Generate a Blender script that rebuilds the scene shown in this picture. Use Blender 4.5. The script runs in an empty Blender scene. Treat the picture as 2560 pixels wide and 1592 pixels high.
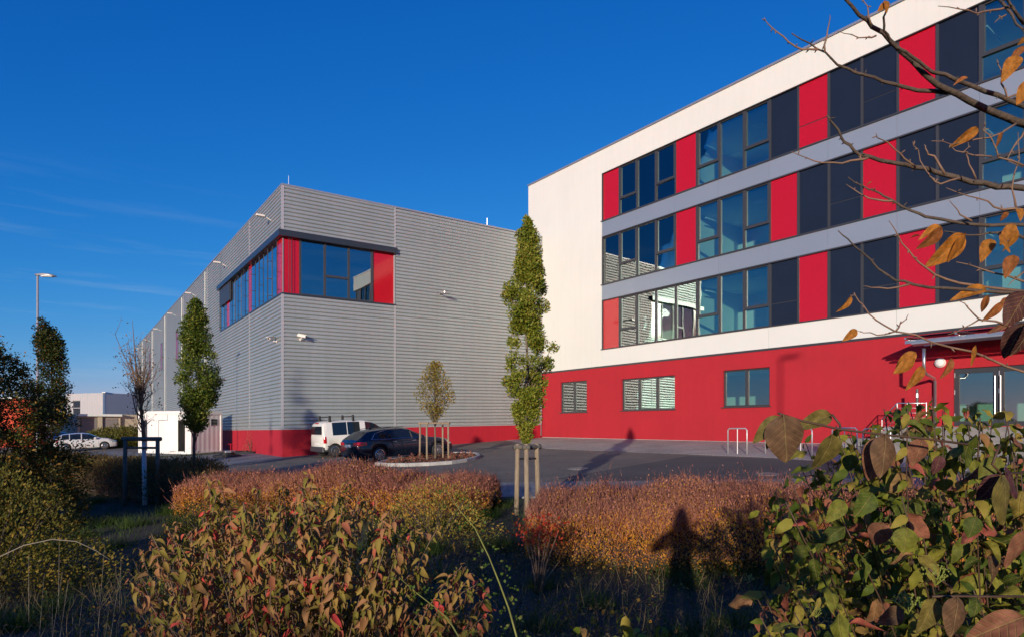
import bpy, bmesh, math, random
import numpy as np
from mathutils import Vector, Matrix
R = math.radians
rng = np.random.default_rng(7)
random.seed(7)
scn = bpy.context.scene
col = scn.collection

# ------------------------------------------------------------------ camera
CAMZ = 1.7                      # lens height above the yard at the hall corner
FPX, CX, HY = 1566.0, 1280.0, 1063.0   # focal length, centre and horizon of the photograph in its own pixels
cam = bpy.data.cameras.new('camera')
cam.sensor_width = 36.0
cam.lens = 36.0 * FPX / 2560.0
cam.shift_y = (HY - 796.0) / 2560.0
cam.clip_start = 0.05
cam.clip_end = 3000
camo = bpy.data.objects.new('camera', cam)
camo.location = (0, 0, CAMZ)
camo.rotation_euler = (R(90), 0, 0)
col.objects.link(camo)
scn.camera = camo

# ------------------------------------------------------------------ sky, sun, exposure
SUN_AZ, SUN_EL = 15.3, 9.8      # the light travels 15.3 degrees right of the view axis
world = bpy.data.worlds.new('World')
scn.world = world
world.use_nodes = True
wn, wl = world.node_tree.nodes, world.node_tree.links
wn.clear()
sky = wn.new('ShaderNodeTexSky')
sky.sky_type = 'NISHITA'
sky.sun_disc = False
sky.sun_elevation = R(SUN_EL)
sky.sun_rotation = R(180 + SUN_AZ)
sky.air_density = 1.0
sky.dust_density = 0.15
sky.ozone_density = 3.0
hsv = wn.new('ShaderNodeHueSaturation')
hsv.inputs['Hue'].default_value = 0.5
hsv.inputs['Saturation'].default_value = 1.0
hsv.inputs['Value'].default_value = 1.0
bg = wn.new('ShaderNodeBackground')
bg.inputs['Strength'].default_value = 0.12
wo = wn.new('ShaderNodeOutputWorld')
gain = wn.new('ShaderNodeMix'); gain.data_type = 'RGBA'; gain.blend_type = 'MULTIPLY'
gain.inputs[0].default_value = 1.0
gain.inputs[7].default_value = (0.62, 0.86, 1.38, 1)      # the deep polarised blue of the photograph's sky
wl.new(sky.outputs[0], gain.inputs[6])
sep = wn.new('ShaderNodeSeparateColor'); comb = wn.new('ShaderNodeCombineColor')
wl.new(gain.outputs[2], sep.inputs[0])
def chan(i, k, g):               # one tone curve per colour channel, the same over the whole sky
    a = wn.new('ShaderNodeMath'); a.operation = 'MULTIPLY'; a.inputs[1].default_value = SKY
    p = wn.new('ShaderNodeMath'); p.operation = 'POWER'; p.inputs[1].default_value = g
    b = wn.new('ShaderNodeMath'); b.operation = 'MULTIPLY'; b.inputs[1].default_value = k / SKY
    wl.new(sep.outputs[i], a.inputs[0]); wl.new(a.outputs[0], p.inputs[0]); wl.new(p.outputs[0], b.inputs[0]); wl.new(b.outputs[0], comb.inputs[i])
SKY = 0.12
chan(0, 5.5, 2.3); chan(1, 0.84, 1.0); chan(2, 0.80, 0.60)
wl.new(comb.outputs[0], hsv.inputs['Color'])
# thin high wisps low in the sky
wtc = wn.new('ShaderNodeTexCoord'); wmp = wn.new('ShaderNodeMapping'); wmp.inputs['Scale'].default_value = (2.2, 2.2, 30.0); wmp.inputs['Rotation'].default_value = (0.02, 0.03, 0.4)
wns = wn.new('ShaderNodeTexNoise'); wns.inputs['Scale'].default_value = 1.6; wns.inputs['Detail'].default_value = 7; wns.inputs['Roughness'].default_value = 0.6
wl.new(wtc.outputs['Generated'], wmp.inputs[0]); wl.new(wmp.outputs[0], wns.inputs['Vector'])
wrm = wn.new('ShaderNodeMapRange'); wrm.inputs[1].default_value = 0.52; wrm.inputs[2].default_value = 0.80; wrm.inputs[3].default_value = 0.0; wrm.inputs[4].default_value = 0.34
wl.new(wns.outputs['Fac'], wrm.inputs[0])
wsp = wn.new('ShaderNodeSeparateXYZ'); wl.new(wtc.outputs['Generated'], wsp.inputs[0])
wel = wn.new('ShaderNodeMapRange'); wel.inputs[1].default_value = 0.34; wel.inputs[2].default_value = 0.10; wel.inputs[3].default_value = 0.0; wel.inputs[4].default_value = 1.0
wl.new(wsp.outputs[2], wel.inputs[0])
wmu = wn.new('ShaderNodeMath'); wmu.operation = 'MULTIPLY'; wl.new(wrm.outputs[0], wmu.inputs[0]); wl.new(wel.outputs[0], wmu.inputs[1])
wmx = wn.new('ShaderNodeMix'); wmx.data_type = 'RGBA'; wmx.inputs[7].default_value = (3.6, 4.6, 5.6, 1)
wl.new(wmu.outputs[0], wmx.inputs[0]); wl.new(hsv.outputs[0], wmx.inputs[6]); wl.new(wmx.outputs[2], bg.inputs['Color'])
wl.new(bg.outputs[0], wo.inputs['Surface'])

sd = bpy.data.lights.new('sun', 'SUN')
sd.energy = 4.3
sd.angle = R(0.7)
sd.color = (1.0, 0.89, 0.71)
so = bpy.data.objects.new('sun', sd)
trav = Vector((math.sin(R(SUN_AZ)) * math.cos(R(SUN_EL)), math.cos(R(SUN_AZ)) * math.cos(R(SUN_EL)), -math.sin(R(SUN_EL))))
so.rotation_euler = trav.to_track_quat('-Z', 'Y').to_euler()
so.location = (-20, -60, 40)
col.objects.link(so)

scn.view_settings.view_transform = 'Standard'
scn.view_settings.look = 'None'
scn.view_settings.exposure = 0.0
scn.view_settings.gamma = 1.0
scn.view_settings.use_curve_mapping = False
scn.cycles.use_denoising = True
scn.cycles.caustics_reflective = False
scn.cycles.caustics_refractive = False
scn.cycles.max_bounces = 8
scn.cycles.transparent_max_bounces = 12
scn.cycles.sample_clamp_indirect = 6.0

# ------------------------------------------------------------------ helpers: places
PA, PB, PC = -2.126, 0.0387, 0.02747       # the yard falls towards the camera's left
def sstep(a, b, x):
    t = np.clip((x - a) / (b - a), 0, 1)
    return t * t * (3 - 2 * t)
def ground(x, y):
    xc = np.clip(x, -80, 40); yc = np.clip(y, -30, 110)
    P = CAMZ + PA + PB * xc + PC * yc
    N = CAMZ - 1.35 - 0.075 * np.clip(y, 0, 20) + 0.01 * np.clip(x, -10, 10)
    w = sstep(3.0, 10.0, y)
    return N * (1 - w) + P * w
def at(px, py, Y):
    return Vector(((px - CX) / FPX * Y, Y, CAMZ + (HY - py) / FPX * Y))
def onyard(px, py, up=0.0):
    r = (px - CX) / FPX; v = (py - HY) / FPX
    Y = -(PA + up) / (v + PB * r + PC)
    return Vector((r * Y, Y, CAMZ - v * Y))
def solve(O, ang, yl, px, py):
    """local x and world z of the pixel on the plane local y = yl of a frame at O turned by ang"""
    ex = (math.cos(ang), math.sin(ang)); ey = (-math.sin(ang), math.cos(ang))
    ox, oy = O[0] + yl * ey[0], O[1] + yl * ey[1]
    r = (px - CX) / FPX
    x = (r * oy - ox) / (ex[0] - r * ex[1])
    Y = oy + x * ex[1]
    return x, CAMZ + (HY - py) / FPX * Y

# ------------------------------------------------------------------ helpers: objects
def tag(o, label=None, cat=None, group=None, kind=None):
    if label: o['label'] = label
    if cat: o['category'] = cat
    if group: o['group'] = group
    if kind: o['kind'] = kind
    return o
def empty(name, loc=(0, 0, 0), rz=0.0, label=None, cat=None, group=None):
    o = bpy.data.objects.new(name, None)
    o.empty_display_size = 0.2
    o.location = loc
    o.rotation_euler = (0, 0, rz)
    col.objects.link(o)
    return tag(o, label, cat, group)
def link(name, me, parent=None, kind=None):
    o = bpy.data.objects.new(name, me)
    col.objects.link(o)
    if parent is not None: o.parent = parent
    if kind: o['kind'] = kind
    return o
def copy_tree(o, parent=None):
    c = o.copy(); col.objects.link(c)
    c.parent = parent
    for ch in o.children: copy_tree(ch, c)
    return c

class MB:
    def __init__(s): s.v = []; s.f = []
    def add(s, vs, fs):
        n = len(s.v); s.v += [tuple(p) for p in vs]; s.f += [tuple(i + n for i in f) for f in fs]
        return s
    def box(s, x0, x1, y0, y1, z0, z1):
        return s.add([(x0,y0,z0),(x1,y0,z0),(x1,y1,z0),(x0,y1,z0),(x0,y0,z1),(x1,y0,z1),(x1,y1,z1),(x0,y1,z1)],
                     [(0,3,2,1),(4,5,6,7),(0,1,5,4),(1,2,6,5),(2,3,7,6),(3,0,4,7)])
    def bev(s, x0, x1, y0, y1, z0, z1, b):
        """box with chamfered vertical and top edges"""
        c = [(x0+b,y0),(x1-b,y0),(x1,y0+b),(x1,y1-b),(x1-b,y1),(x0+b,y1),(x0,y1-b),(x0,y0+b)]
        mx, my = (x0+x1)/2, (y0+y1)/2
        def ins(p, d): return (p[0] + (d if p[0] < mx else -d), p[1] + (d if p[1] < my else -d))
        vs = [(p[0],p[1],z0) for p in c] + [(p[0],p[1],z1-b) for p in c] + [(*ins(p,b),z1) for p in c]
        fs = [tuple(range(7,-1,-1)), tuple(range(16,24))]
        for k in (0, 8):
            for i in range(8): fs.append((k+i, k+(i+1)%8, k+8+(i+1)%8, k+8+i))
        return s.add(vs, fs)
    def prism(s, poly, a, b, axis='y'):
        """polygon in the two other axes, extruded from a to b"""
        n = len(poly)
        def p(q, t):
            if axis == 'y': return (q[0], t, q[1])
            if axis == 'x': return (t, q[0], q[1])
            return (q[0], q[1], t)
        vs = [p(q, a) for q in poly] + [p(q, b) for q in poly]
        fs = [tuple(range(n)), tuple(range(2*n-1, n-1, -1))]
        for i in range(n): fs.append((i, n+i, n+(i+1)%n, (i+1)%n))
        return s.add(vs, fs)
    def tube(s, pts, rad, n=6, cap=True):
        P = [Vector(p) for p in pts]
        if not hasattr(rad, '__len__'): rad = [rad] * len(P)
        t0 = (P[1] - P[0]).normalized()
        u = t0.orthogonal().normalized()
        vs = []
        for i, p in enumerate(P):
            t = (P[min(i+1, len(P)-1)] - P[max(i-1, 0)]).normalized()
            u = (u - t * u.dot(t)).normalized(); w = t.cross(u)
            for k in range(n):
                a = 2 * math.pi * k / n
                vs.append(p + (u * math.cos(a) + w * math.sin(a)) * rad[i])
        fs = []
        for i in range(len(P) - 1):
            for k in range(n):
                fs.append((i*n+k, i*n+(k+1)%n, (i+1)*n+(k+1)%n, (i+1)*n+k))
        if cap:
            fs.append(tuple(range(n-1, -1, -1))); fs.append(tuple((len(P)-1)*n + k for k in range(n)))
        return s.add(vs, fs)
    def lathe(s, prof, n=20, c=(0,0,0), axis='z'):
        vs = []
        for (r, h) in prof:
            for k in range(n):
                a = 2*math.pi*k/n; x, y = r*math.cos(a), r*math.sin(a)
                q = (x, y, h) if axis == 'z' else ((x, h, y) if axis == 'y' else (h, x, y))
                vs.append((q[0]+c[0], q[1]+c[1], q[2]+c[2]))
        fs = []
        for i in range(len(prof)-1):
            for k in range(n): fs.append((i*n+k, i*n+(k+1)%n, (i+1)*n+(k+1)%n, (i+1)*n+k))
        fs.append(tuple(range(n-1,-1,-1))); fs.append(tuple((len(prof)-1)*n+k for k in range(n)))
        return s.add(vs, fs)
    def build(s, name, m, parent=None, smooth=False, fn=None, kind=None, fix=True):
        vs = [fn(*p) for p in s.v] if fn else s.v
        me = bpy.data.meshes.new(name)
        me.from_pydata(vs, [], s.f)
        if fix:
            bm = bmesh.new(); bm.from_mesh(me)
            bmesh.ops.recalc_face_normals(bm, faces=bm.faces)
            bm.to_mesh(me); bm.free()
        me.materials.append(m)
        if smooth:
            me.polygons.foreach_set('use_smooth', [True] * len(me.polygons))
        me.update()
        return link(name, me, parent, kind)

def np_mesh(name, V, F, m, smooth=False):
    V = np.ascontiguousarray(V, dtype=np.float32); F = np.ascontiguousarray(F, dtype=np.int32)
    me = bpy.data.meshes.new(name)
    me.vertices.add(len(V)); me.vertices.foreach_set('co', V.ravel())
    k = F.shape[1]
    me.loops.add(F.size); me.loops.foreach_set('vertex_index', F.ravel())
    me.polygons.add(len(F)); me.polygons.foreach_set('loop_start', np.arange(0, F.size, k, dtype=np.int32))
    if smooth: me.polygons.foreach_set('use_smooth', np.ones(len(F), dtype=bool))
    me.materials.append(m)
    me.update(calc_edges=True)
    return me
def unit(a): return a / (np.linalg.norm(a, axis=-1, keepdims=True) + 1e-9)
def basis(axis, nrm):
    """rotation matrices (n,3,3): columns side, axis, normal"""
    y = unit(axis); x = unit(np.cross(y, nrm)); z = np.cross(x, y)
    return np.stack([x, y, z], axis=-1)
def scatter(T, F, pos, rot, scale):
    scale = np.broadcast_to(np.asarray(scale, dtype=float), (len(pos),)) if np.ndim(scale) < 2 else scale
    S = scale[:, None, None] if scale.ndim == 1 else scale[:, None, :]
    V = np.einsum('nij,nkj->nki', rot, T[None] * S) + pos[:, None, :]
    k = len(T)
    FF = F[None] + (np.arange(len(pos)) * k)[:, None, None]
    return V.reshape(-1, 3), FF.reshape(-1, F.shape[1])
def rand_dirs(n):
    return unit(rng.normal(size=(n, 3)))

# ------------------------------------------------------------------ helpers: materials
def nodes(m):
    m.use_nodes = True
    return m.node_tree.nodes, m.node_tree.links, m.node_tree.nodes['Principled BSDF']
def mat(name, c, rough=0.6, metal=0.0, var=0.0, vscale=2.0, bump=0.0, bscale=40.0, coat=0.0, spec=0.5, stretch=None, streak=0.0, objvar=0.0):
    m = bpy.data.materials.new(name)
    n, l, p = nodes(m)
    p.inputs['Base Color'].default_value = (*c, 1)
    p.inputs['Roughness'].default_value = rough
    p.inputs['Metallic'].default_value = metal
    p.inputs['Specular IOR Level'].default_value = spec
    if coat: p.inputs['Coat Weight'].default_value = coat; p.inputs['Coat Roughness'].default_value = 0.05
    tc = n.new('ShaderNodeTexCoord'); vec = tc.outputs['Object']
    if stretch:
        mp = n.new('ShaderNodeMapping'); mp.inputs['Scale'].default_value = stretch
        l.new(vec, mp.inputs['Vector']); vec = mp.outputs[0]
    if var:
        t = n.new('ShaderNodeTexNoise'); t.inputs['Scale'].default_value = vscale; t.inputs['Detail'].default_value = 6
        t.inputs['Roughness'].default_value = 0.65
        l.new(vec, t.inputs['Vector'])
        mx = n.new('ShaderNodeMix'); mx.data_type = 'RGBA'
        mx.inputs[6].default_value = (*[max(0, x * (1 - var)) for x in c], 1)
        mx.inputs[7].default_value = (*[min(1, x * (1 + var)) for x in c], 1)
        mr = n.new('ShaderNodeMapRange'); mr.inputs[1].default_value = 0.3; mr.inputs[2].default_value = 0.7
        l.new(t.outputs['Fac'], mr.inputs[0]); l.new(mr.outputs[0], mx.inputs[0]); l.new(mx.outputs[2], p.inputs['Base Color'])
    def scale_by(fac):
        src = p.inputs['Base Color'].links[0].from_socket if p.inputs['Base Color'].links else None
        vm = n.new('ShaderNodeVectorMath'); vm.operation = 'SCALE'
        if src: l.new(src, vm.inputs[0])
        else: vm.inputs[0].default_value = c
        l.new(fac, vm.inputs['Scale']); l.new(vm.outputs[0], p.inputs['Base Color'])
    if streak:       # faint rain streaks and weathering running down the wall
        mp2 = n.new('ShaderNodeMapping'); mp2.inputs['Scale'].default_value = (3.0, 3.0, 0.16); l.new(tc.outputs['Object'], mp2.inputs[0])
        t = n.new('ShaderNodeTexNoise'); t.inputs['Scale'].default_value = 1.3; t.inputs['Detail'].default_value = 8; t.inputs['Roughness'].default_value = 0.7; l.new(mp2.outputs[0], t.inputs['Vector'])
        mr = n.new('ShaderNodeMapRange'); mr.inputs[1].default_value = 0.3; mr.inputs[2].default_value = 0.7; mr.inputs[3].default_value = 1 - streak; mr.inputs[4].default_value = 1 + streak * 0.5
        l.new(t.outputs['Fac'], mr.inputs[0]); scale_by(mr.outputs[0])
    if objvar:       # each sheet a slightly different tone
        oi = n.new('ShaderNodeObjectInfo'); mr = n.new('ShaderNodeMapRange'); mr.inputs[3].default_value = 1 - objvar; mr.inputs[4].default_value = 1 + objvar
        l.new(oi.outputs['Random'], mr.inputs[0]); scale_by(mr.outputs[0])
    if bump:
        t = n.new('ShaderNodeTexNoise'); t.inputs['Scale'].default_value = bscale; t.inputs['Detail'].default_value = 5
        l.new(vec, t.inputs['Vector'])
        b = n.new('ShaderNodeBump'); b.inputs['Strength'].default_value = bump; b.inputs['Distance'].default_value = 0.02
        l.new(t.outputs['Fac'], b.inputs['Height']); l.new(b.outputs[0], p.inputs['Normal'])
    return m
def leafmat(name, stops, trans=0.3, rough=0.55, noise=0.0, nscale=1.5, veins=False):
    """leaf colour picked per leaf (mesh island and object), blotched by place on the plant if noise > 0"""
    m = bpy.data.materials.new(name)
    n, l, p = nodes(m)
    g = n.new('ShaderNodeNewGeometry'); oi = n.new('ShaderNodeObjectInfo')
    a = n.new('ShaderNodeMath'); a.operation = 'ADD'
    l.new(g.outputs['Random Per Island'], a.inputs[0]); l.new(oi.outputs['Random'], a.inputs[1])
    fr = n.new('ShaderNodeMath'); fr.operation = 'FRACT'; l.new(a.outputs[0], fr.inputs[0])
    fac = fr.outputs[0]
    tc = n.new('ShaderNodeTexCoord')
    if noise:
        t = n.new('ShaderNodeTexNoise'); t.inputs['Scale'].default_value = nscale; t.inputs['Detail'].default_value = 3
        l.new(tc.outputs['Object'], t.inputs['Vector'])
        mr = n.new('ShaderNodeMapRange'); mr.inputs[1].default_value = 0.3; mr.inputs[2].default_value = 0.7
        l.new(t.outputs['Fac'], mr.inputs[0])
        mx = n.new('ShaderNodeMix'); mx.inputs[0].default_value = noise
        l.new(fac, mx.inputs[2]); l.new(mr.outputs[0], mx.inputs[3]); fac = mx.outputs[0]
    cr = n.new('ShaderNodeValToRGB'); e = cr.color_ramp.elements
    while len(e) < len(stops): e.new(0.5)
    for i, (pos, c) in enumerate(stops):
        e[i].position = pos; e[i].color = (*c, 1)
    l.new(fac, cr.inputs[0])
    colr = cr.outputs[0]
    if veins:
        sp = n.new('ShaderNodeSeparateXYZ'); l.new(tc.outputs['Object'], sp.inputs[0])
        ab = n.new('ShaderNodeMath'); ab.operation = 'ABSOLUTE'; l.new(sp.outputs[0], ab.inputs[0])
        m1 = n.new('ShaderNodeMath'); m1.operation = 'MULTIPLY_ADD'; m1.inputs[1].default_value = -0.9; l.new(ab.outputs[0], m1.inputs[0]); l.new(sp.outputs[1], m1.inputs[2])
        m2 = n.new('ShaderNodeMath'); m2.operation = 'MULTIPLY'; m2.inputs[1].default_value = 50.0; l.new(m1.outputs[0], m2.inputs[0])
        sn = n.new('ShaderNodeMath'); sn.operation = 'SINE'; l.new(m2.outputs[0], sn.inputs[0])
        pw = n.new('ShaderNodeMapRange'); pw.inputs[1].default_value = 0.82; pw.inputs[2].default_value = 1.0; l.new(sn.outputs[0], pw.inputs[0])
        md = n.new('ShaderNodeMapRange'); md.inputs[1].default_value = 0.022; md.inputs[2].default_value = 0.004; l.new(ab.outputs[0], md.inputs[0])
        mxv = n.new('ShaderNodeMath'); mxv.operation = 'MAXIMUM'; l.new(pw.outputs[0], mxv.inputs[0]); l.new(md.outputs[0], mxv.inputs[1])
        sc = n.new('ShaderNodeMath'); sc.operation = 'MULTIPLY'; sc.inputs[1].default_value = 0.45; l.new(mxv.outputs[0], sc.inputs[0])
        mxc = n.new('ShaderNodeMix'); mxc.data_type = 'RGBA'; mxc.blend_type = 'MIX'
        mxc.inputs[7].default_value = (0.36, 0.26, 0.10, 1)
        l.new(sc.outputs[0], mxc.inputs[0]); l.new(colr, mxc.inputs[6])
        bl = n.new('ShaderNodeTexNoise'); bl.inputs['Scale'].default_value = 4.0; bl.inputs['Detail'].default_value = 5; l.new(tc.outputs['Object'], bl.inputs['Vector'])
        br = n.new('ShaderNodeMapRange'); br.inputs[1].default_value = 0.35; br.inputs[2].default_value = 0.7; br.inputs[3].default_value = 0.55; br.inputs[4].default_value = 1.25; l.new(bl.outputs['Fac'], br.inputs[0])
        mu = n.new('ShaderNodeVectorMath'); mu.operation = 'SCALE'; l.new(mxc.outputs[2], mu.inputs[0]); l.new(br.outputs[0], mu.inputs['Scale'])
        colr = mu.outputs[0]
        bp = n.new('ShaderNodeBump'); bp.inputs['Strength'].default_value = 0.5; bp.inputs['Distance'].default_value = 0.004; bp.invert = True
        l.new(mxv.outputs[0], bp.inputs['Height']); l.new(bp.outputs[0], p.inputs['Normal'])
    l.new(colr, p.inputs['Base Color'])
    p.inputs['Roughness'].default_value = rough
    p.inputs['Specular IOR Level'].default_value = 0.22
    tr = n.new('ShaderNodeBsdfTranslucent'); l.new(colr, tr.inputs['Color'])
    ms = n.new('ShaderNodeMixShader'); ms.inputs[0].default_value = trans
    out = n['Material Output']
    l.new(p.outputs[0], ms.inputs[1]); l.new(tr.outputs[0], ms.inputs[2]); l.new(ms.outputs[0], out.inputs['Surface'])
    return m
def glassmat(name, tint=(0.55, 0.68, 0.66), refl=0.30, wav=0.0, wscale=0.8):
    """window pane: sharp reflection over a tinted see-through pane"""
    m = bpy.data.materials.new(name); m.use_nodes = True
    n, l = m.node_tree.nodes, m.node_tree.links; n.clear()
    g = n.new('ShaderNodeBsdfGlossy'); g.inputs['Roughness'].default_value = 0.0; g.inputs['Color'].default_value = (0.92, 0.97, 1, 1)
    t = n.new('ShaderNodeBsdfTransparent'); t.inputs['Color'].default_value = (*tint, 1)
    fr = n.new('ShaderNodeFresnel'); fr.inputs['IOR'].default_value = 1.5
    mr = n.new('ShaderNodeMapRange'); mr.inputs[1].default_value = 0.0; mr.inputs[2].default_value = 1.0; mr.inputs[3].default_value = refl; mr.inputs[4].default_value = 1.0
    l.new(fr.outputs[0], mr.inputs[0])
    ms = n.new('ShaderNodeMixShader'); out = n.new('ShaderNodeOutputMaterial')
    l.new(mr.outputs[0], ms.inputs[0]); l.new(t.outputs[0], ms.inputs[1]); l.new(g.outputs[0], ms.inputs[2]); l.new(ms.outputs[0], out.inputs[0])
    if wav:
        tc = n.new('ShaderNodeTexCoord'); ns = n.new('ShaderNodeTexNoise'); ns.inputs['Scale'].default_value = wscale; ns.inputs['Detail'].default_value = 1
        l.new(tc.outputs['Object'], ns.inputs['Vector'])
        b = n.new('ShaderNodeBump'); b.inputs['Strength'].default_value = wav; b.inputs['Distance'].default_value = 0.05
        l.new(ns.outputs['Fac'], b.inputs['Height']); l.new(b.outputs[0], g.inputs['Normal'])
    return m
# ------------------------------------------------------------------ materials of the place
def asphalt_mat(name, c):
    m = mat(name, c, 0.85, var=0.26, vscale=0.45, bump=0.35, bscale=160)
    return m
M = {}
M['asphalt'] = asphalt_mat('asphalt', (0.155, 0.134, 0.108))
M['asphalt_dark'] = asphalt_mat('asphalt_dark', (0.075, 0.071, 0.068))
def paver_mat(name, c1, c2, sx, ang):
    m = bpy.data.materials.new(name); n, l, p = nodes(m)
    tc = n.new('ShaderNodeTexCoord'); mp = n.new('ShaderNodeMapping'); mp.inputs['Rotation'].default_value = (0, 0, ang); mp.inputs['Scale'].default_value = (sx, sx, sx)
    br = n.new('ShaderNodeTexBrick'); br.inputs['Color1'].default_value = (*c1, 1); br.inputs['Color2'].default_value = (*c2, 1)
    br.inputs['Mortar'].default_value = (c1[0]*.45, c1[1]*.45, c1[2]*.45, 1); br.inputs['Scale'].default_value = 1.0; br.inputs['Mortar Size'].default_value = 0.02
    br.inputs['Brick Width'].default_value = 0.24; br.inputs['Row Height'].default_value = 0.16
    ns = n.new('ShaderNodeTexNoise'); ns.inputs['Scale'].default_value = 0.6; ns.inputs['Detail'].default_value = 5
    mr = n.new('ShaderNodeMapRange'); mr.inputs[1].default_value = .3; mr.inputs[2].default_value = .7; mr.inputs[3].default_value = .75; mr.inputs[4].default_value = 1.2
    vm = n.new('ShaderNodeVectorMath'); vm.operation = 'SCALE'
    l.new(tc.outputs['Object'], mp.inputs[0]); l.new(mp.outputs[0], br.inputs['Vector']); l.new(tc.outputs['Object'], ns.inputs['Vector'])
    l.new(ns.outputs['Fac'], mr.inputs[0]); l.new(br.outputs['Color'], vm.inputs[0]); l.new(mr.outputs[0], vm.inputs['Scale'])
    l.new(vm.outputs[0], p.inputs['Base Color']); p.inputs['Roughness'].default_value = 0.85
    bp = n.new('ShaderNodeBump'); bp.inputs['Distance'].default_value = 0.01; bp.inputs['Strength'].default_value = .5; bp.invert = True
    l.new(br.outputs['Fac'], bp.inputs['Height']); l.new(bp.outputs[0], p.inputs['Normal'])
    return m
M['paver'] = paver_mat('pavers', (0.50, 0.45, 0.385), (0.42, 0.38, 0.325), 1.0, R(-53))
M['paver_blue'] = paver_mat('concrete_pavers', (0.27, 0.27, 0.27), (0.22, 0.22, 0.225), 1.0, R(36))
M['soil'] = mat('soil', (0.045, 0.034, 0.022), 0.95, var=0.5, vscale=1.2, bump=0.8, bscale=12)
M['lawn'] = mat('lawn', (0.045, 0.065, 0.018), 0.95, var=0.4, vscale=3, bump=0.8, bscale=60)
M['kerb'] = mat('kerb_stone', (0.40, 0.385, 0.36), 0.85, var=0.15, vscale=4, bump=0.2, bscale=50)
M['render_white'] = mat('white_render', (0.73, 0.77, 0.715), 0.9, var=0.03, vscale=0.25, bump=0.08, bscale=220, streak=0.035)
M['panel_white'] = mat('white_panel', (0.73, 0.77, 0.725), 0.55, var=0.03, vscale=0.3)
M['render_red'] = mat('red_render', (0.43, 0.016, 0.028), 0.9, var=0.07, vscale=0.35, bump=0.12, bscale=120, streak=0.05)
M['plinth_red'] = mat('red_plinth', (0.43, 0.010, 0.024), 0.75, var=0.06, vscale=0.4, streak=0.08)
M['red_glass'] = mat('red_glass_panel', (0.47, 0.006, 0.015), 0.08, coat=0.2, spec=0.5)
M['navy'] = mat('navy_screen', (0.012, 0.019, 0.036), 0.35, var=0.10, vscale=0.8, spec=0.4)
M['band'] = mat('grey_blue_band', (0.275, 0.335, 0.41), 0.4, metal=0.25, var=0.03, vscale=0.4, objvar=0.02)
M['anth'] = mat('anthracite_frame', (0.045, 0.048, 0.055), 0.38, spec=0.5)
M['coping'] = mat('aluminium_coping', (0.42, 0.43, 0.45), 0.4, metal=0.6)
M['galv'] = mat('galvanised_steel', (0.60, 0.61, 0.62), 0.36, metal=0.9, var=0.06, vscale=9)
M['zinc'] = mat('zinc_sheet', (0.39, 0.43, 0.42), 0.40, metal=0.40, var=0.06, vscale=0.35, streak=0.07, objvar=0.03)
M['joint'] = mat('joint_strip', (0.46, 0.46, 0.47), 0.45, metal=0.3)
M['hood'] = mat('blind_box', (0.028, 0.034, 0.046), 0.3, spec=0.5)
M['glass'] = glassmat('window_glass', (0.72, 0.90, 0.86), 0.14, wav=0.05, wscale=0.9)
M['glass_hall'] = glassmat('hall_glass', (0.55, 0.70, 0.72), 0.24, wav=0.03, wscale=0.7)
M['glass_flank'] = glassmat('flank_glass', (0.40, 0.55, 0.58), 0.62)
M['glass_clear'] = glassmat('canopy_glass', (0.80, 0.84, 0.84), 0.08)
M['in_wall'] = mat('room_wall', (0.70, 0.74, 0.66), 0.9)
M['in_ceil'] = mat('room_ceiling', (0.72, 0.76, 0.74), 0.9)
M['in_floor'] = mat('room_floor', (0.45, 0.45, 0.42), 0.5)
M['in_white'] = mat('ceiling_light_panel', (0.85, 0.87, 0.85), 0.6)
M['white_paint'] = mat('white_sheet', (0.80, 0.79, 0.76), 0.5, var=0.04, vscale=1.5)
M['white_enamel'] = mat('white_enamel', (0.80, 0.78, 0.72), 0.35)
M['black'] = mat('black_plastic', (0.018, 0.018, 0.019), 0.5)
M['rubber'] = mat('black_rubber', (0.02, 0.02, 0.021), 0.75)
M['wood'] = mat('weathered_stake', (0.30, 0.225, 0.15), 0.85, var=0.35, vscale=6, bump=0.4, bscale=30, stretch=(6, 6, 0.6))
M['wood_grey'] = mat('grey_rail', (0.13, 0.115, 0.095), 0.85, var=0.3, vscale=6, bump=0.4, bscale=30)
M['bark'] = mat('bark', (0.16, 0.13, 0.09), 0.9, var=0.35, vscale=9, bump=0.5, bscale=40, stretch=(2, 2, 0.6))
M['bark_dark'] = mat('dark_bark', (0.085, 0.062, 0.045), 0.85, var=0.35, vscale=14, bump=0.5, bscale=60)
M['bark_white'] = mat('whitewashed_bark', (0.62, 0.64, 0.66), 0.9, var=0.15, vscale=6, bump=0.3, bscale=40)
M['twig_red'] = mat('red_twig', (0.26, 0.055, 0.045), 0.6, var=0.3, vscale=20)
M['twig_dark'] = mat('dark_red_twig', (0.075, 0.04, 0.022), 0.6, var=0.3, vscale=20)
M['twig_brown'] = mat('brown_twig', (0.20, 0.12, 0.075), 0.7, var=0.3, vscale=20)

# ------------------------------------------------------------------ ground and paved surfaces
def axis_lines(a, b, fine_a, fine_b, step):
    fine = list(np.arange(fine_a, fine_b + 1e-6, step))
    lo = [fine_a - 4 * 1.6 ** k for k in range(14) if fine_a - 4 * 1.6 ** k > a][::-1]
    hi = [fine_b + 4 * 1.6 ** k for k in range(14) if fine_b + 4 * 1.6 ** k < b]
    return np.array([a] + lo + fine + hi + [b])
gx = axis_lines(-1500, 1500, -16, 14, 0.5); gy = axis_lines(-600, 2200, -6, 16, 0.5)
X, Y = np.meshgrid(gx, gy)
Zg = ground(X, Y)
bumpy = 0.05 * np.sin(X * 2.1 + 0.7 * Y) * np.sin(Y * 1.7 - 0.4 * X) * (1 - sstep(8.5, 10.5, Y)) * (np.abs(X) < 20)
Zg = Zg + bumpy - 0.03 * sstep(10, 12, Y)
nx, ny = len(gx), len(gy)
idx = np.arange(nx * ny).reshape(ny, nx)
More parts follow.
